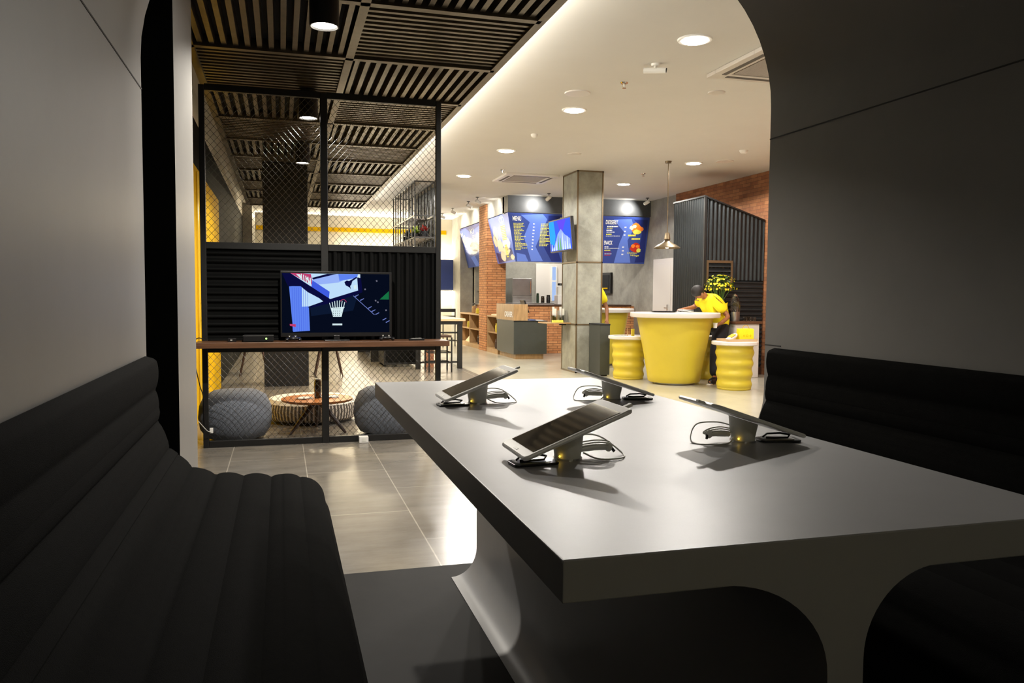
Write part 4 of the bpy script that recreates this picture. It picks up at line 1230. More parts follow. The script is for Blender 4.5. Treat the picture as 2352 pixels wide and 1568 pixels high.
MB().prism([(19.7, .10), (20.45, .10), (19.7, .34)], 'X', 4.60, 4.64).build('card', K['printfood'], t)
tag(MB().box(4.56, 4.72, 16.98, 17.6, .835, .86).build('folded_cloth', K['printfood'], bevel=.003), 'folded cream cloth on top of the shelf by the cashier desk', 'cloth')
# niche: shelf with jars, appliance
tag(MB().box(4.95, 5.15, 18.9, 20.8, 1.40, 1.43).build('niche_shelf', K['steel'], bevel=.002), 'thin steel shelf on the niche wall', 'shelf')
for y, r, h, m, lb in ((19.05, .06, .09, K['blackplastic'], 'dark bowl at the near end of the niche shelf'), (19.35, .045, .15, K['leaf'], 'green jar on the niche shelf'), (19.6, .05, .12, K['greyplastic'], 'pale jar in the middle of the niche shelf'), (19.85, .06, .07, K['blackplastic'], 'low dark dish on the niche shelf'), (20.4, .07, .16, K['whiteplastic'], 'white canister at the far end of the niche shelf')):
    jar(5.04, y, 1.43, r, h, m, lb, 'shelf_jar', 'jar')
t = thing('coffee_machine', 'pale grey coffee machine on the niche counter', 'coffee machine', (5.02, 19.6, 1.07))
MB().box(4.93, 5.12, 19.25, 19.95, 1.07, 1.25).build('body', K['steel'], t, bevel=.01)
MB().box(4.93, 5.12, 19.40, 19.80, 1.25, 1.30).build('cup_tray', K['whiteplastic'], t, bevel=.004)
MB().box(4.90, 4.93, 19.97, 20.18, 1.07, 1.27).build('control_unit', K['blackplastic'], t, bevel=.004)

# cashier desk
t = thing('cashier_desk', 'slate grey cashier desk with an oak plinth', 'desk', (4.85, 16.2, 0))
MB().box(4.56, 5.15, 15.62, 16.85, 0, .10).build('plinth', K['oak'], t)
MB().box(4.50, 5.20, 15.55, 16.88, .10, .76).build('body', K['cash'], t, bevel=.004)
MB().box(4.49, 5.21, 15.54, 16.89, .76, .78).build('desktop', K['blackplastic'], t, bevel=.003)
t = thing('cashier_screen_panel', 'L-shaped oak panel lettered CASHIER on the cashier desk', 'panel', (4.6, 16.2, .78))
MB().box(4.495, 4.525, 15.55, 16.9, .78, 1.11).build('side_panel', K['oak'], t, bevel=.003)
MB().box(4.525, 4.79, 15.55, 15.58, .78, 1.11).build('front_panel', K['oak'], t, bevel=.003)
vs, fs = text_mesh('CASHIER', 1, 0, 0, .03)
b = MB(); b.add([(4.492, 16.23 - .60 * x, .845 + .115 * y) for x, y, z in vs], fs)
b.build('lettering', K['printwhite'], t)
t = thing('cash_register', 'black till screen behind the oak panel', 'till', (4.95, 16.1, .78))
b = MB().box(-.02, .02, -.15, .15, 0, .26); b.xf(lambda x, y, z: (4.93 + x + z * -.35, 16.1 + y, .93 + z))
b.build('display', K['blackplastic'], t, bevel=.004)
MB().box(4.83, 5.03, 16.0, 16.2, .78, .80).tube([(4.93, 16.1, .8), (4.90, 16.1, .98)], .02).build('stand', K['blackplastic'], t)
tag(MB().box(4.85, 4.98, 15.62, 15.85, .78, .80).build('card_reader', K['bluewall'], bevel=.003), 'small blue card reader on the cashier desk', 'card reader')
tag(MB().box(5.0, 5.15, 15.62, 15.80, .78, .787).build('note_pad', K['paper']), 'white note pad at the right end of the cashier desk', 'note pad')

# kitchen: fridge, door, small things
t = thing('refrigerator', 'stainless steel refrigerator in the kitchen', 'refrigerator', (5.9, 19.8, 0))
MB().box(5.60, 6.12, 19.55, 20.2, .03, 1.72).build('body', K['steel'], t, bevel=.006)
ud = MB().box(5.605, 6.115, 19.51, 19.545, 1.28, 1.71).build('upper_door', K['steel'], t, bevel=.006)
MB().box(5.605, 6.115, 19.51, 19.545, .05, 1.26).build('lower_door', K['steel'], t, bevel=.006)
MB().box(6.06, 6.08, 19.48, 19.51, 1.34, 1.64).build('handle', K['chrome'], ud)
t = struct(MB().box(6.55, 7.30, 20.54, 20.60, 0, 2.13).build('door_1', K['whitetop'], bevel=.006), 'white kitchen door with a narrow glazed light')
MB().box(6.99, 7.10, 20.52, 20.54, 1.15, 2.05).build('pane', emis('bluish window light', (.45, .62, 1.0), .9), t)
MB().box(6.97, 6.99, 20.50, 20.54, 1.13, 2.07).box(7.10, 7.12, 20.50, 20.54, 1.13, 2.07).box(6.99, 7.10, 20.50, 20.54, 1.66, 1.69).build('glazing_bar', K['whiteplastic'], t)
for i, (x, y, z, r, h, m, lb) in enumerate([(6.45, 19.2, 1.10, .05, .20, K['blackplastic'], 'tall black bottle beside the kitchen door'),
                                            (6.30, 19.2, 1.10, .045, .17, K['dkglass'], 'dark bottle right of the refrigerator'),
                                            (6.20, 19.3, 1.10, .035, .24, K['leafdark'], 'slim dark green bottle right of the refrigerator')]):
    jar(x, y, z, r, h, m, lb, 'kitchen_bottle', 'bottle')
tag(MB().box(5.3, 7.7, 18.9, 19.5, 1.06, 1.10).box(5.3, 7.7, 18.9, 18.95, 0, 1.06).build('kitchen_worktop', K['steel'], bevel=.003), 'steel kitchen worktop behind the brick counter', 'worktop')
t = thing('drinks_dispenser', 'white drinks dispenser on the kitchen counter by the column', 'drinks dispenser', (6.10, 17.35, 1.09))
MB().box(6.02, 6.22, 17.25, 17.5, 1.09, 1.30).build('base', K['whiteplastic'], t, bevel=.01)
MB().lathe([(.07, 0), (.08, .02), (.08, .2), (.05, .22)], (6.12, 17.38, 1.30), 20).build('hopper', K['greyplastic'], t, smooth=True)
for z, h, m, nm in ((1.52, .05, K['blackplastic'], 'hopper_lid'),):
    MB().lathe([(.06, 0), (.055, .05)], (6.12, 17.38, z), 20).build(nm, m, t, smooth=True)
# framed notice on concrete wall
t = thing('hatch_frame', 'dark framed hatch on the concrete wall under the DESSERT board', 'hatch', (7.76, 18.7, 1.4))
MB().box(7.72, 7.775, 18.25, 19.15, 1.35, 1.86).build('frame', K['blackmetal'], t, bevel=.004)
MB().box(7.712, 7.72, 18.33, 19.07, 1.42, 1.80).build('panel', K['darkcol'], t)
MB().box(7.706, 7.712, 18.4, 19.0, 1.46, 1.49).build('label_strip', K['yellowdoor'], t)
for x, y in ((5.6, 18.2), (7.0, 18.6), (6.3, 20.0)):
    spot('kitchen_light', (x, y, 3.2), (x, y, 0), 130, 150, .5, (1.0, .95, .85), .1)
spot('niche_light', (4.8, 19.7, 2.95), (4.9, 19.7, 0), 20, 140, .5, (1.0, .93, .8), .1)

# white door in the concrete side wall
t = struct(MB().box(7.74, 7.785, 15.02, 15.95, 0, 2.08).build('door_2', K['whitetop'], bevel=.004), 'white door in the concrete side wall')
MB().box(7.725, 7.74, 15.12, 15.85, .06, 1.98).build('door_leaf', K['whitetop'], t, bevel=.006)
b = MB().box(7.70, 7.726, 15.18, 15.21, .98, 1.12).tube([(7.69, 15.195, 1.05), (7.69, 15.30, 1.05)], .01, 8)
b.build('door_handle', K['chrome'], t)

# ================================================================== CORRUGATED SHED
t = thing('corrugated_kiosk', 'dark corrugated metal kiosk with a sloping top against the brick wall', 'kiosk', (7.15, 12.2, 0))
def topz(x): return 2.90 - max(0, x - 6.60) * .325
A, B = corrugated(6.60, 7.70, .075, .010)
n = len(A)
vs = []; fs = []
b = MB()
for P_, off in ((A, 0), (B, 0)):
    vs += [(x, 11.75 + y, 1.56) for x, y in P_] + [(x, 11.75 + y, topz(x)) for x, y in P_]
for k in (0, 1):
    o = k * 2 * n
    fs += [(o + i, o + i + 1, o + n + i + 1, o + n + i) for i in range(n - 1)]
b.add(vs, fs); b.build('front_upper_sheet', K['corrg'], t, smooth=True)
A, B = corrugated(.12, 1.55, .075, .010)
b = MB().strip(A, B, 'Z', 6.60, 7.70); b.xf(lambda x, y, z: (z, 11.75 + y, x)); b.build('front_lower_sheet', K['corrg'], t, smooth=True)
A, B = corrugated(11.78, 12.80, .075, .010)
b = MB().strip(A, B, 'Z', .12, 2.90); b.xf(lambda x, y, z: (6.60 + y, x, z)); b.build('side_sheet', K['corrg'], t, smooth=True)
MB().box(6.64, 7.70, 11.80, 12.80, .0, 2.45).build('body', K['darkwall'], t)
MB().box(6.58, 7.70, 11.73, 11.78, 0, .12).box(6.58, 6.63, 11.73, 12.8, 0, .12).build('plinth', K['darkwood'], t)
MB().box(6.585, 6.625, 11.725, 11.765, .12, 2.92).build('corner_post', K['blackmetal'], t)
b = MB().add([(6.58, 11.72, 2.90), (7.70, 11.72, 2.54), (7.70, 12.82, 2.54), (6.58, 12.82, 2.90), (6.58, 11.72, 2.925), (7.70, 11.72, 2.565), (7.70, 12.82, 2.565), (6.58, 12.82, 2.925)],
             [(0, 3, 2, 1), (4, 5, 6, 7), (0, 1, 5, 4), (1, 2, 6, 5), (2, 3, 7, 6), (3, 0, 4, 7)])
b.build('roof_trim', K['blackmetal'], t)
w = MB()
w.box(6.63, 7.10, 11.70, 11.73, 1.84, 1.88).box(6.63, 7.10, 11.70, 11.73, 1.40, 1.44).box(6.63, 6.66, 11.70, 11.73, 1.44, 1.84).box(7.07, 7.10, 11.70, 11.73, 1.44, 1.84)
win = w.build('window_frame', K['brass'], t)
b = MB()
for i in range(5):
    z = 1.46 + i * .078
    b.add([(6.66, 11.70, z), (7.07, 11.70, z), (7.07, 11.735, z + .06), (6.66, 11.735, z + .06), (6.66, 11.705, z + .003), (7.07, 11.705, z + .003)], [(0, 1, 2, 3), (4, 3, 2, 5), (0, 4, 5, 1)])
b.build('louvre_slats', K['corrg'], win)

# ================================================================== YELLOW TABLES AND TUBS
t = thing('yellow_bar_table', 'large flared yellow bar table with a round white top', 'table', (5.63, 10.85, 0))
def flared(x, y, t, rt, rbt, rbb):
    MB().lathe([(rbb * .80, 0.0), (rbb * .82, .045)], (x, y, 0), 48).build('plinth', K['steel'], t, smooth=True)
    pr = [(rbb + (rbt - rbb) * (k / 10) ** 1.12, .045 + (.985 - .045) * k / 10) for k in range(11)]
    MB().lathe([(rbb - .015, .03)] + pr, (x, y, 0), 64).build('base', K['yellow'], t, smooth=True)
    MB().lathe([(rt - .01, .985), (rt, 1.0), (rt, 1.045), (rt - .008, 1.055)], (x, y, 0), 64).build('tabletop', K['whitetop'], t, smooth=True)
flared(5.63, 10.85, t, .66, .56, .385)
t = thing('yellow_bar_table', 'second flared yellow bar table, partly behind the concrete column', 'table', (5.80, 14.15, 0))
flared(5.80, 14.15, t, .62, .52, .37)
def tub(x, y, lb, s=1.0, fancy=True):
    t = thing('yellow_tub_stool', lb, 'stool', (x, y, 0), 'wavy yellow tub stools')
    pr = [(.225 * s, 0.0), (.235 * s, .02)]
    for k in range(0, 33):
        z = .03 + .59 * k / 32
        pr.append(((.232 + .028 * (k / 32) + .010 * math.sin(2 * PI * (z - .03) / .148)) * s, z))
    MB().lathe(pr, (x, y, 0), 48).build('base', K['yellow'], t, smooth=True)
    MB().lathe([(.30 * s, .62), (.32 * s, .632), (.32 * s, .668), (.31 * s, .675)], (x, y, 0), 48).build('round_top', K['whitetop'], t, smooth=True)
tub(5.24, 11.62, 'wavy yellow tub with a white top left of the big bar table', 1.0)
tub(6.11, 9.97, 'wavy yellow tub with a white top holding a tray, right of the bar table', 1.0)
tub(6.44, 11.38, 'yellow tub half hidden between the bar table and the standing worker', .8)
# on the tables
t = thing('paper_napkins', 'white papers lying on top of the big yellow bar table', 'papers', (5.85, 10.9, 1.055))
for k in range(4):
    r = .3 + k * .5; ox, oy = 5.85 + .06 * (k % 2), 10.95 + .03 * k
    b = MB().add([(-.10, -.07, 0), (.10, -.07, .004), (.10, .07, .010), (-.10, .07, .002), (-.10, -.07, .002), (.10, -.07, .006), (.10, .07, .012), (-.10, .07, .004)], [(0, 1, 2, 3), (4, 5, 6, 7), (0, 1, 5, 4), (1, 2, 6, 5), (2, 3, 7, 6), (3, 0, 4, 7)])
    b.xf(lambda x, y, z: (ox + x * math.cos(r) - y * math.sin(r), oy + x * math.sin(r) + y * math.cos(r), 1.056 + z + k * .010))
    b.build('sheet', K['paper'], t)
t = thing('clear_dish', 'round clear glass dish on the big yellow bar table', 'dish', (5.5, 10.95, 1.055))
MB().lathe([(.15, 0), (.20, .012), (.205, .022)], (5.5, 10.95, 1.055), 36).build('dish', K['clear'], t, smooth=True)
tag(MB().box(5.24, 5.28, 11.50, 11.54, .675, .785).build('yellow_card_holder', K['yellow'], bevel=.002), 'small yellow card holder on the left tub top', 'card holder')
tag(MB().tube([(5.17, 11.52, .675), (5.17, 11.52, .80)], .006).build('candle_stick', K['oak']), 'thin brown stick standing on the left tub top', 'stick')
tag(MB().lathe([(.08, 0), (.11, .006)], (5.08, 11.6, .675), 24).build('flat_saucer', K['greyplastic'], smooth=True), 'flat grey saucer on the left tub top', 'saucer')
t = thing('kraft_tray', 'shallow brown tray on the right tub top', 'tray', (6.10, 9.93, .675))
MB().box(5.90, 6.33, 9.78, 10.08, .675, .683).build('tray_bottom', K['cardboard'], t)
MB().box(5.90, 6.33, 9.77, 9.78, .675, .71).box(5.90, 6.33, 10.08, 10.09, .675, .71).box(5.89, 5.90, 9.77, 10.09, .675, .71).box(6.33, 6.34, 9.77, 10.09, .675, .71).build('tray_rim', K['cardboard'], t)
# yellow gift bag standing in tray
t = thing('yellow_gift_bag', 'bright yellow paper bag standing in the tray on the right tub', 'bag', (6.22, 9.88, .683))
MB().add([(6.10, 9.83, .684), (6.32, 9.83, .684), (6.32, 9.93, .684), (6.10, 9.93, .684), (6.095, 9.845, .845), (6.33, 9.845, .845), (6.33, 9.91, .855), (6.095, 9.91, .855)],
         [(0, 3, 2, 1), (4, 5, 6, 7), (0, 1, 5, 4), (1, 2, 6, 5), (2, 3, 7, 6), (3, 0, 4, 7)]).build('body', K['shirt'], t, bevel=.004)
bagb = t.children[0]
b = MB()
for cxr, r in ((6.165, .012), (6.215, .017), (6.265, .012)):
    vs = []; n = 16
    for j in range(n):
        a = 2 * PI * j / n
        vs += [(cxr + r * math.cos(a), 9.828, .755 + r * math.sin(a)), (cxr + (r - .004) * math.cos(a), 9.828, .755 + (r - .004) * math.sin(a))]
    b.add(vs, [(2 * j, 2 * ((j + 1) % n), 2 * ((j + 1) % n) + 1, 2 * j + 1) for j in range(n)])
b.build('printed_rings', K['yellowdoor'], bagb)
MB().tube(tube_arc([(6.16, 9.87, .85), (6.19, 9.87, .895), (6.24, 9.87, .895), (6.27, 9.87, .85)], 14), .004, 6).build('bag_handle', K['yellowdoor'], t, smooth=True)
t = thing('wrapped_snack', 'white and yellow wrapped packet lying left of the yellow bag', 'packet', (6.0, 9.9, .683))
b = MB().box(-.09, .09, -.05, .05, 0, .05); b.xf(lambda x, y, z: (6.01 + x * .8, 9.90 + y, .70 + z + x * .45))
b.build('packet', K['paper'], t, bevel=.015)
b = MB().box(-.04, .05, -.052, .052, .045, .055); b.xf(lambda x, y, z: (6.01 + x * .8, 9.90 + y, .70 + z + x * .45))
b.build('packet_label', K['yellow'], t)

# white cabinet with jars and bottle
t = thing('white_cabinet', 'narrow white cabinet with a wooden top against the corrugated kiosk', 'cabinet', (7.15, 11.5, 0))
MB().box(6.95, 7.38, 11.33, 11.68, 0, .86).build('body', K['whitetop'], t, bevel=.004)
MB().box(6.93, 7.42, 11.30, 11.69, .86, .90).build('wooden_top', K['wood'], t, bevel=.004)
def dispenser(x, y, h, lb):
    t = thing('glass_dispenser', lb, 'dispenser', (x, y, .90), 'glass drink dispensers on the cabinet')
    MB().lathe([(.055, 0), (.06, .01), (.055, .15)], (x, y, .90), 20).build('foot', K['steel'], t, smooth=True)
    MB().lathe([(.05, .15), (.062, .17), (.062, h - .05), (.04, h - .02)], (x, y, .90), 20).build('glass_body', K['clear'], t, smooth=True)
    MB().lathe([(.045, h - .02), (.03, h), (.008, h + .02)], (x, y, .90), 20).build('lid', K['chrome'], t, smooth=True)
dispenser(7.00, 11.45, .42, 'tall glass and steel drink dispenser on the white cabinet')
dispenser(7.09, 11.55, .36, 'shorter glass drink dispenser behind the tall one')
c0 = None
for i in range(5):
    x = 7.18 + (i % 3) * .075 + (i // 3) * .03; y = 11.40 + (i // 3) * .10
    if c0 is None:
        c0 = tag(MB().lathe([(.022, 0), (.028, .07), (.0275, .07), (.020, .004)], (x, y, .90), 16).build('drinking_glass', K['clear'], smooth=True, origin=(x, y, .90)), 'small clear drinking glass in the cluster on the white cabinet', 'glass', 'drinking glasses on the white cabinet')
    else:
        c = c0.copy(); COL.objects.link(c); c.location = (x, y, .90)
# flower vase
t = thing('flower_vase', 'tall black vase of yellow flowers behind the worker', 'flower arrangement', (6.77, 11.50, 0))
MB().lathe([(.13, 0), (.12, .05), (.11, .5), (.15, .9), (.13, 1.0)], (6.79, 11.52, 0), 28).build('vase', K['blackplastic'], t, smooth=True)
b = MB(); fl = MB()
for i in range(130):
    a = random.uniform(0, 2 * PI); e = random.uniform(-.15, 1.5)
    r = random.uniform(.6, 1.0)
    d = Vector((math.cos(a) * math.cos(e) * .27, math.sin(a) * math.cos(e) * .18, math.sin(e) * .22)) * r
    c = Vector((6.75, 11.50, 1.42)) + d
    if i < 26: b.tube([(6.75, 11.50, .98), (6.75 + d.x * .4, 11.50 + d.y * .4, 1.25), tuple(c)], .004, 5)
    s = Vector((random.uniform(-1, 1), random.uniform(-1, 1), random.uniform(-.5, .5))).normalized() * .035
    s2 = s.cross(Vector((random.uniform(-1, 1), random.uniform(-1, 1), 1))).normalized() * .016
    b.add([c - s, c + s2, c + s, c - s2], [(0, 1, 2, 3)])
for i in range(120):
    a = random.uniform(0, 2 * PI); e = random.uniform(-.25, 1.35); r = random.uniform(.75, 1.08)
    c = Vector((6.75, 11.50, 1.43)) + Vector((math.cos(a) * math.cos(e) * .29, math.sin(a) * math.cos(e) * .20, math.sin(e) * .22)) * r
    n = 6; q = random.uniform(0, PI); rr = random.uniform(.016, .028)
    nrm = (c - Vector((6.75, 11.50, 1.38))).normalized(); u = nrm.cross(Vector((0, 0, 1))).normalized(); v = nrm.cross(u)
    vs = [c - nrm * .004]
    for j in range(2 * n):
        R_ = rr if j % 2 == 0 else rr * .45
        vs.append(c + (u * math.cos(q + PI * j / n) + v * math.sin(q + PI * j / n)) * R_ + nrm * (.005 if j % 2 == 0 else 0))
    fl.add(vs, [(0, 1 + j, 1 + (j + 1) % (2 * n)) for j in range(2 * n)])
b.build('foliage', K['leaf'], t); fl.build('flowers', K['petal'], t)
b = MB()
for i in range(40):
    a = random.uniform(0, 2 * PI)
    c = Vector((6.75 + .10 * math.cos(a), 11.50 + .08 * math.sin(a), random.uniform(.95, 1.25)))
    s = Vector((math.cos(a) * .05, math.sin(a) * .05, -.03)); s2 = Vector((-math.sin(a), math.cos(a), 0)) * .018
    b.add([c, c + s * .6 + s2, c + s * 1.4, c + s * .6 - s2], [(0, 1, 2, 3)])
b.build('lower_leaves', K['leafdark'], t)

# pendant lamp
t = thing('pendant_lamp', 'aged metal pendant lamp with a shallow shade on a long rod', 'pendant lamp', (5.73, 11.35, 2.02))
px, py = 5.735, 11.35
MB().lathe([(.05, -.03), (.055, 0)], (px, py, CZ), 20).build('canopy', K['brass'], t, smooth=True)
MB().tube([(px, py, CZ - .03), (px, py, 2.26)], .007, 8).build('rod', K['brass'], t)
MB().lathe([(.03, 2.27), (.045, 2.22), (.05, 2.17), (.028, 2.15)], (px, py, 0), 20).build('lamp_holder', K['brass'], t, smooth=True)
prf = [(.205, 2.035), (.20, 2.045), (.14, 2.085), (.07, 2.12), (.035, 2.155)]
inn = [(r - .006, z - .004) for r, z in prf][::-1]
b = MB()
vs = []; n = 40; pr = prf + inn
for r, z in pr: vs += [(px + r * math.cos(2 * PI * j / n), py + r * math.sin(2 * PI * j / n), z) for j in range(n)]
k = len(pr)
b.add(vs, [(i * n + j, i * n + (j + 1) % n, ((i + 1) % k) * n + (j + 1) % n, ((i + 1) % k) * n + j) for i in range(k) for j in range(n)])
b.build('shade', K['brass'], t, smooth=True)
MB().ball((px, py, 2.06), .032).build('bulb', emis('warm bulb', (1.0, .8, .5), 25), t, smooth=True)

# ================================================================== PEOPLE
def skin_obj(name, verts, edges, radii, m, parent, sub=2, root=0):
    me = bpy.data.meshes.new(name)
    o0 = wl(parent) if parent is not None else Vector((0, 0, 0))
    me.from_pydata([tuple(Vector(v) - o0) for v in verts], edges, [])
    ob = bpy.data.objects.new(name, me); COL.objects.link(ob)
    if parent is not None: ob.parent = parent
    me.materials.append(m)
    sk = ob.modifiers.new('skin', 'SKIN')
    sk.use_smooth_shade = True
    for i, r in enumerate(radii):
        r = r if isinstance(r, tuple) else (r, r)
        me.skin_vertices[0].data[i].radius = r
    me.skin_vertices[0].data[root].use_root = True
    sb = ob.modifiers.new('sub', 'SUBSURF'); sb.levels = sub; sb.render_levels = sub
    dg = bpy.context.evaluated_depsgraph_get()
    nm = bpy.data.meshes.new_from_object(ob.evaluated_get(dg))
    ob.modifiers.clear(); ob.data = nm
    bpy.data.meshes.remove(me)
    for p in nm.polygons: p.use_smooth = True
    if not nm.materials: nm.materials.append(m)
    return ob

def person(lb, loc, J, face):
    """J: joints dict, face: unit vector the face looks along"""
    t = thing('person', lb, 'person', loc)
    V = []; E = []; R = []
    idx = {}
    def add(k, p, r, par=None):
        idx[k] = len(V); V.append(p); R.append(r)
        if par is not None: E.append((idx[par], idx[k]))
    add('pelvis', J['pelvis'], .125)
    add('belly', J['belly'], .115, 'pelvis')
    add('chest', J['chest'], (.145, .12), 'belly')
    add('neck', J['neck'], .05, 'chest')
    add('skull0', J['jaw'], .062, 'neck')
    add('skull', J['head'], (.078, .088), 'skull0')
    add('crown', J['crown'], (.060, .068), 'skull')
    for s in 'LR':
        add('sh' + s, J['sh' + s], .048, 'chest')
        add('el' + s, J['el' + s], .040, 'sh' + s)
        add('wr' + s, J['wr' + s], .026, 'el' + s)
        w = Vector(J['wr' + s]); d = (Vector(J['ha' + s]) - w).normalized()
        palm = w + d * .05
        add('pa' + s, tuple(palm), (.034, .018), 'wr' + s)
        side = d.cross(Vector((0, 0, 1)))
        if side.length < .2: side = Vector((0, 1, 0))
        side.normalize()
        for q, (o, L) in enumerate(((-.027, .055), (-.009, .07), (.009, .066), (.027, .05))):
            a = palm + d * .035 + side * o
            add('f%s%d' % (s, q), tuple(a), .010, 'pa' + s)
            add('g%s%d' % (s, q), tuple(a + d * L * .55 + Vector((0, 0, -.006))), .0085, 'f%s%d' % (s, q))
            add('h%s%d' % (s, q), tuple(a + d * L * .95 + Vector((0, 0, -.022))), .007, 'g%s%d' % (s, q))
        th = palm + side * .035 * (1 if s == 'L' else -1)
        add('t' + s, tuple(th), .011, 'pa' + s)
        add('u' + s, tuple(th + d * .03 + side * .014 * (1 if s == 'L' else -1)), .009, 't' + s)
        add('hp' + s, J['hp' + s], .09, 'pelvis')
        add('kn' + s, J['kn' + s], .058, 'hp' + s)
        add('an' + s, J['an' + s], .032, 'kn' + s)
        add('to' + s, J['to' + s], (.024, .018), 'an' + s)
    skin_obj('body', V, E, R, K['skin'], t)
    # shirt
    V = [tuple(Vector(J['hem']) - Vector((0, 0, .06))), J['belly'], J['chest'], J['collar']]
    E = [(0, 1), (1, 2), (2, 3)]; R = [.20, .175, (.19, .155), .075]
    for s in 'LR':
        n = len(V)
        sh = Vector(J['sh' + s]); el = Vector(J['el' + s])
        V += [tuple(sh), tuple(sh + (el - sh) * .75)]; E += [(2, n), (n, n + 1)]; R += [.105, .080]
    skin_obj('shirt', V, E, R, K['shirt'], t)
    V = [tuple(Vector(J['pelvis']) + Vector((0, 0, .06))), J['pelvis']]; E = [(0, 1)]; R = [.16, .165]
    for s in 'LR':
        n = len(V)
        an = Vector(J['an' + s]); kn = Vector(J['kn' + s])
        V += [J['hp' + s], J['kn' + s], tuple(an + Vector((0, 0, .015)))]; E += [(1, n), (n, n + 1), (n + 1, n + 2)]; R += [.125, .095, .080]
    skin_obj('trousers', V, E, R, K['trousers'], t)
    for s in 'LR':
        an = Vector(J['an' + s]); to = Vector(J['to' + s]); he = an - (to - an).normalized() * .04
        z0 = .042
        shoe = skin_obj('shoe', [(he.x, he.y, z0), (an.x, an.y, z0 + .02), ((an.x + to.x) / 2, (an.y + to.y) / 2, z0), (to.x, to.y, z0 - .006)], [(0, 1), (1, 2), (2, 3)], [.052, .062, .058, .046], K['blackplastic'], t)
        d = (to - an).normalized(); sd = Vector((-d.y, d.x, 0))
        a = he - d * .03; c = to + d * .03
        vs = [a + sd * .035, a - sd * .035, c - sd * .035, c + sd * .035]
        MB().add([(v.x, v.y, z) for z in (.0, .016) for v in vs], [(0, 1, 2, 3), (7, 6, 5, 4), (0, 4, 5, 1), (1, 5, 6, 2), (2, 6, 7, 3), (3, 7, 4, 0)]).build('shoe_sole', K['whiteplastic'], shoe, bevel=.004)
    # hair, face
    f = Vector(face).normalized(); hd = Vector(J['head']); cr = Vector(J['crown'])
    up = (cr - hd).normalized(); f = (f - up * f.dot(up)).normalized(); rt = f.cross(up)
    hc = hd + up * .035 - f * .018
    b = MB().ball((0, 0, 0), 1, 20, 0, 14)
    b.xf(lambda x, y, z: tuple(hc + rt * x * .090 + f * y * .100 + up * z * .098 + (-f * .012 if z < -.1 else Vector((0, 0, 0)))))
    b.build('hair', K['hair'], t, smooth=True)
    for s in (-1, 1):
        e = hd + rt * s * .032 + f * .088 + up * .0
        MB().ball(tuple(e), .010, 8, 0, 6).build('eye', K['blackplastic'], t)
        e = hd + rt * s * .086 - up * .01
        MB().ball(tuple(e), (.018, .018, .028), 8, 0, 6).build('ear', K['skin'], t, smooth=True)
    n0 = hd + f * .095 - up * .025
    MB().ball(tuple(n0), (.014, .014, .018), 8, 0, 6).build('nose', K['skin'], t, smooth=True)
    m0 = hd + f * .082 - up * .062
    MB().tube([tuple(m0 - rt * .02), tuple(m0 + f * .004), tuple(m0 + rt * .02)], .006, 6).build('mouth', mat('lips', C8(120, 60, 50), .5), t, smooth=True)
    return t

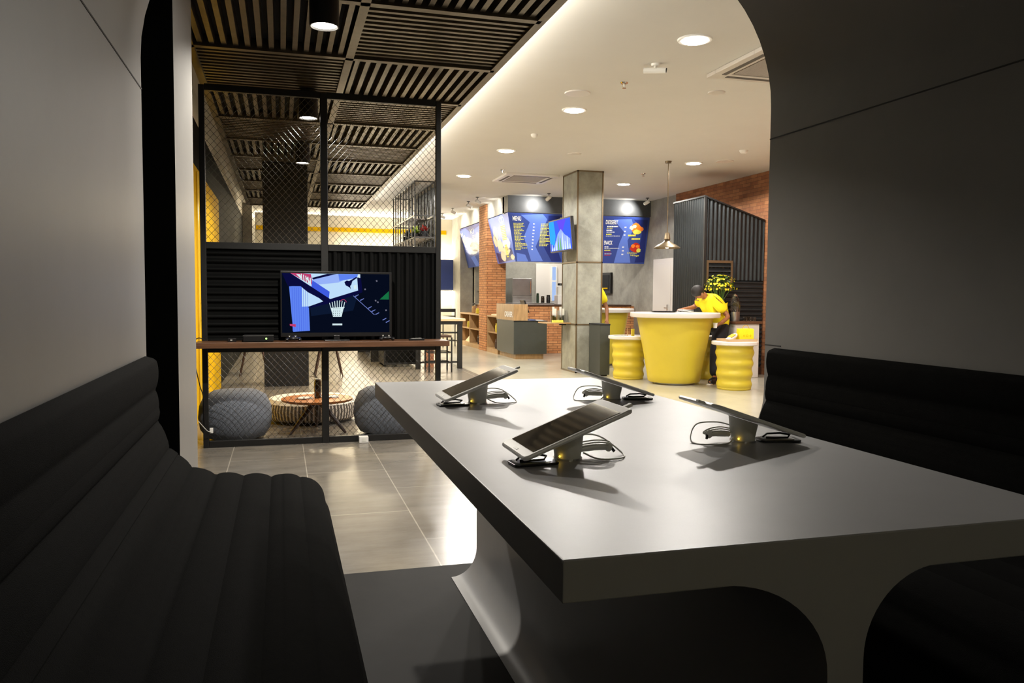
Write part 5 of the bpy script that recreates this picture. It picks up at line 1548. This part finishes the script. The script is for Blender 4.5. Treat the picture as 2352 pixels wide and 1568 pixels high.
person('person in a yellow shirt and black trousers leaning over the bar table', (6.36, 10.9, 0), dict(
    pelvis=(6.47, 11.0, .84), belly=(6.44, 11.0, .99), chest=(6.33, 10.99, 1.18), neck=(6.19, 10.98, 1.31), collar=(6.20, 10.98, 1.285), hem=(6.47, 11.0, .84),
    jaw=(6.13, 10.97, 1.32), head=(6.07, 10.96, 1.335), crown=(6.01, 10.95, 1.385),
    shL=(6.28, 10.80, 1.24), elL=(6.44, 10.70, .99), wrL=(6.24, 10.58, .90), haL=(6.15, 10.54, .885),
    shR=(6.24, 11.17, 1.24), elR=(6.19, 11.28, 1.13), wrR=(5.98, 11.20, 1.10), haR=(5.88, 11.18, 1.095),
    hpL=(6.42, 10.90, .79), knL=(6.26, 10.74, .45), anL=(6.17, 10.60, .09), toL=(6.04, 10.52, .035),
    hpR=(6.50, 11.10, .79), knR=(6.56, 11.04, .45), anR=(6.60, 11.00, .09), toR=(6.48, 10.95, .035)), (-.75, -.1, -.65))
t = thing('white_cup', 'small white cup held low in the leaning person\'s hand', 'cup', (6.10, 10.50, .84))
MB().lathe([(.026, 0), (.036, .075), (.033, .075), (.024, .006)], (6.105, 10.505, .835), 20).build('cup_body', K['paper'], t, smooth=True)
MB().lathe([(.0365, .068), (.038, .072), (.0365, .077)], (6.105, 10.505, .835), 20).build('rim', K['whiteplastic'], t, smooth=True)
person('person in a yellow shirt standing behind the concrete column', (5.42, 13.6, 0), dict(
    pelvis=(5.38, 13.62, .92), belly=(5.38, 13.62, 1.08), chest=(5.37, 13.60, 1.28), neck=(5.35, 13.58, 1.45), collar=(5.355, 13.59, 1.42), hem=(5.38, 13.62, .94),
    jaw=(5.34, 13.57, 1.50), head=(5.33, 13.56, 1.56), crown=(5.32, 13.56, 1.64),
    shL=(5.52, 13.52, 1.36), elL=(5.62, 13.44, 1.08), wrL=(5.58, 13.32, .88), haL=(5.56, 13.26, .80),
    shR=(5.22, 13.66, 1.36), elR=(5.16, 13.74, 1.08), wrR=(5.12, 13.70, .86), haR=(5.11, 13.66, .78),
    hpL=(5.45, 13.60, .86), knL=(5.46, 13.57, .47), anL=(5.46, 13.60, .09), toL=(5.45, 13.46, .035),
    hpR=(5.30, 13.66, .86), knR=(5.29, 13.62, .47), anR=(5.29, 13.66, .09), toR=(5.27, 13.52, .035)), (-.3, -.9, -.1))

# ================================================================== WORLD
w = bpy.data.worlds.new('world'); S.world = w
w.use_nodes = True
w.node_tree.nodes['Background'].inputs['Color'].default_value = (0.5, 0.5, 0.45, 1)
w.node_tree.nodes['Background'].inputs['Strength'].default_value = 0.02
S.cycles.use_denoising = True
S.cycles.max_bounces = 8
S.cycles.diffuse_bounces = 5
S.cycles.glossy_bounces = 4
S.cycles.transmission_bounces = 4
S.cycles.sample_clamp_indirect = 8
S.cycles.caustics_reflective = False
S.cycles.caustics_refractive = False
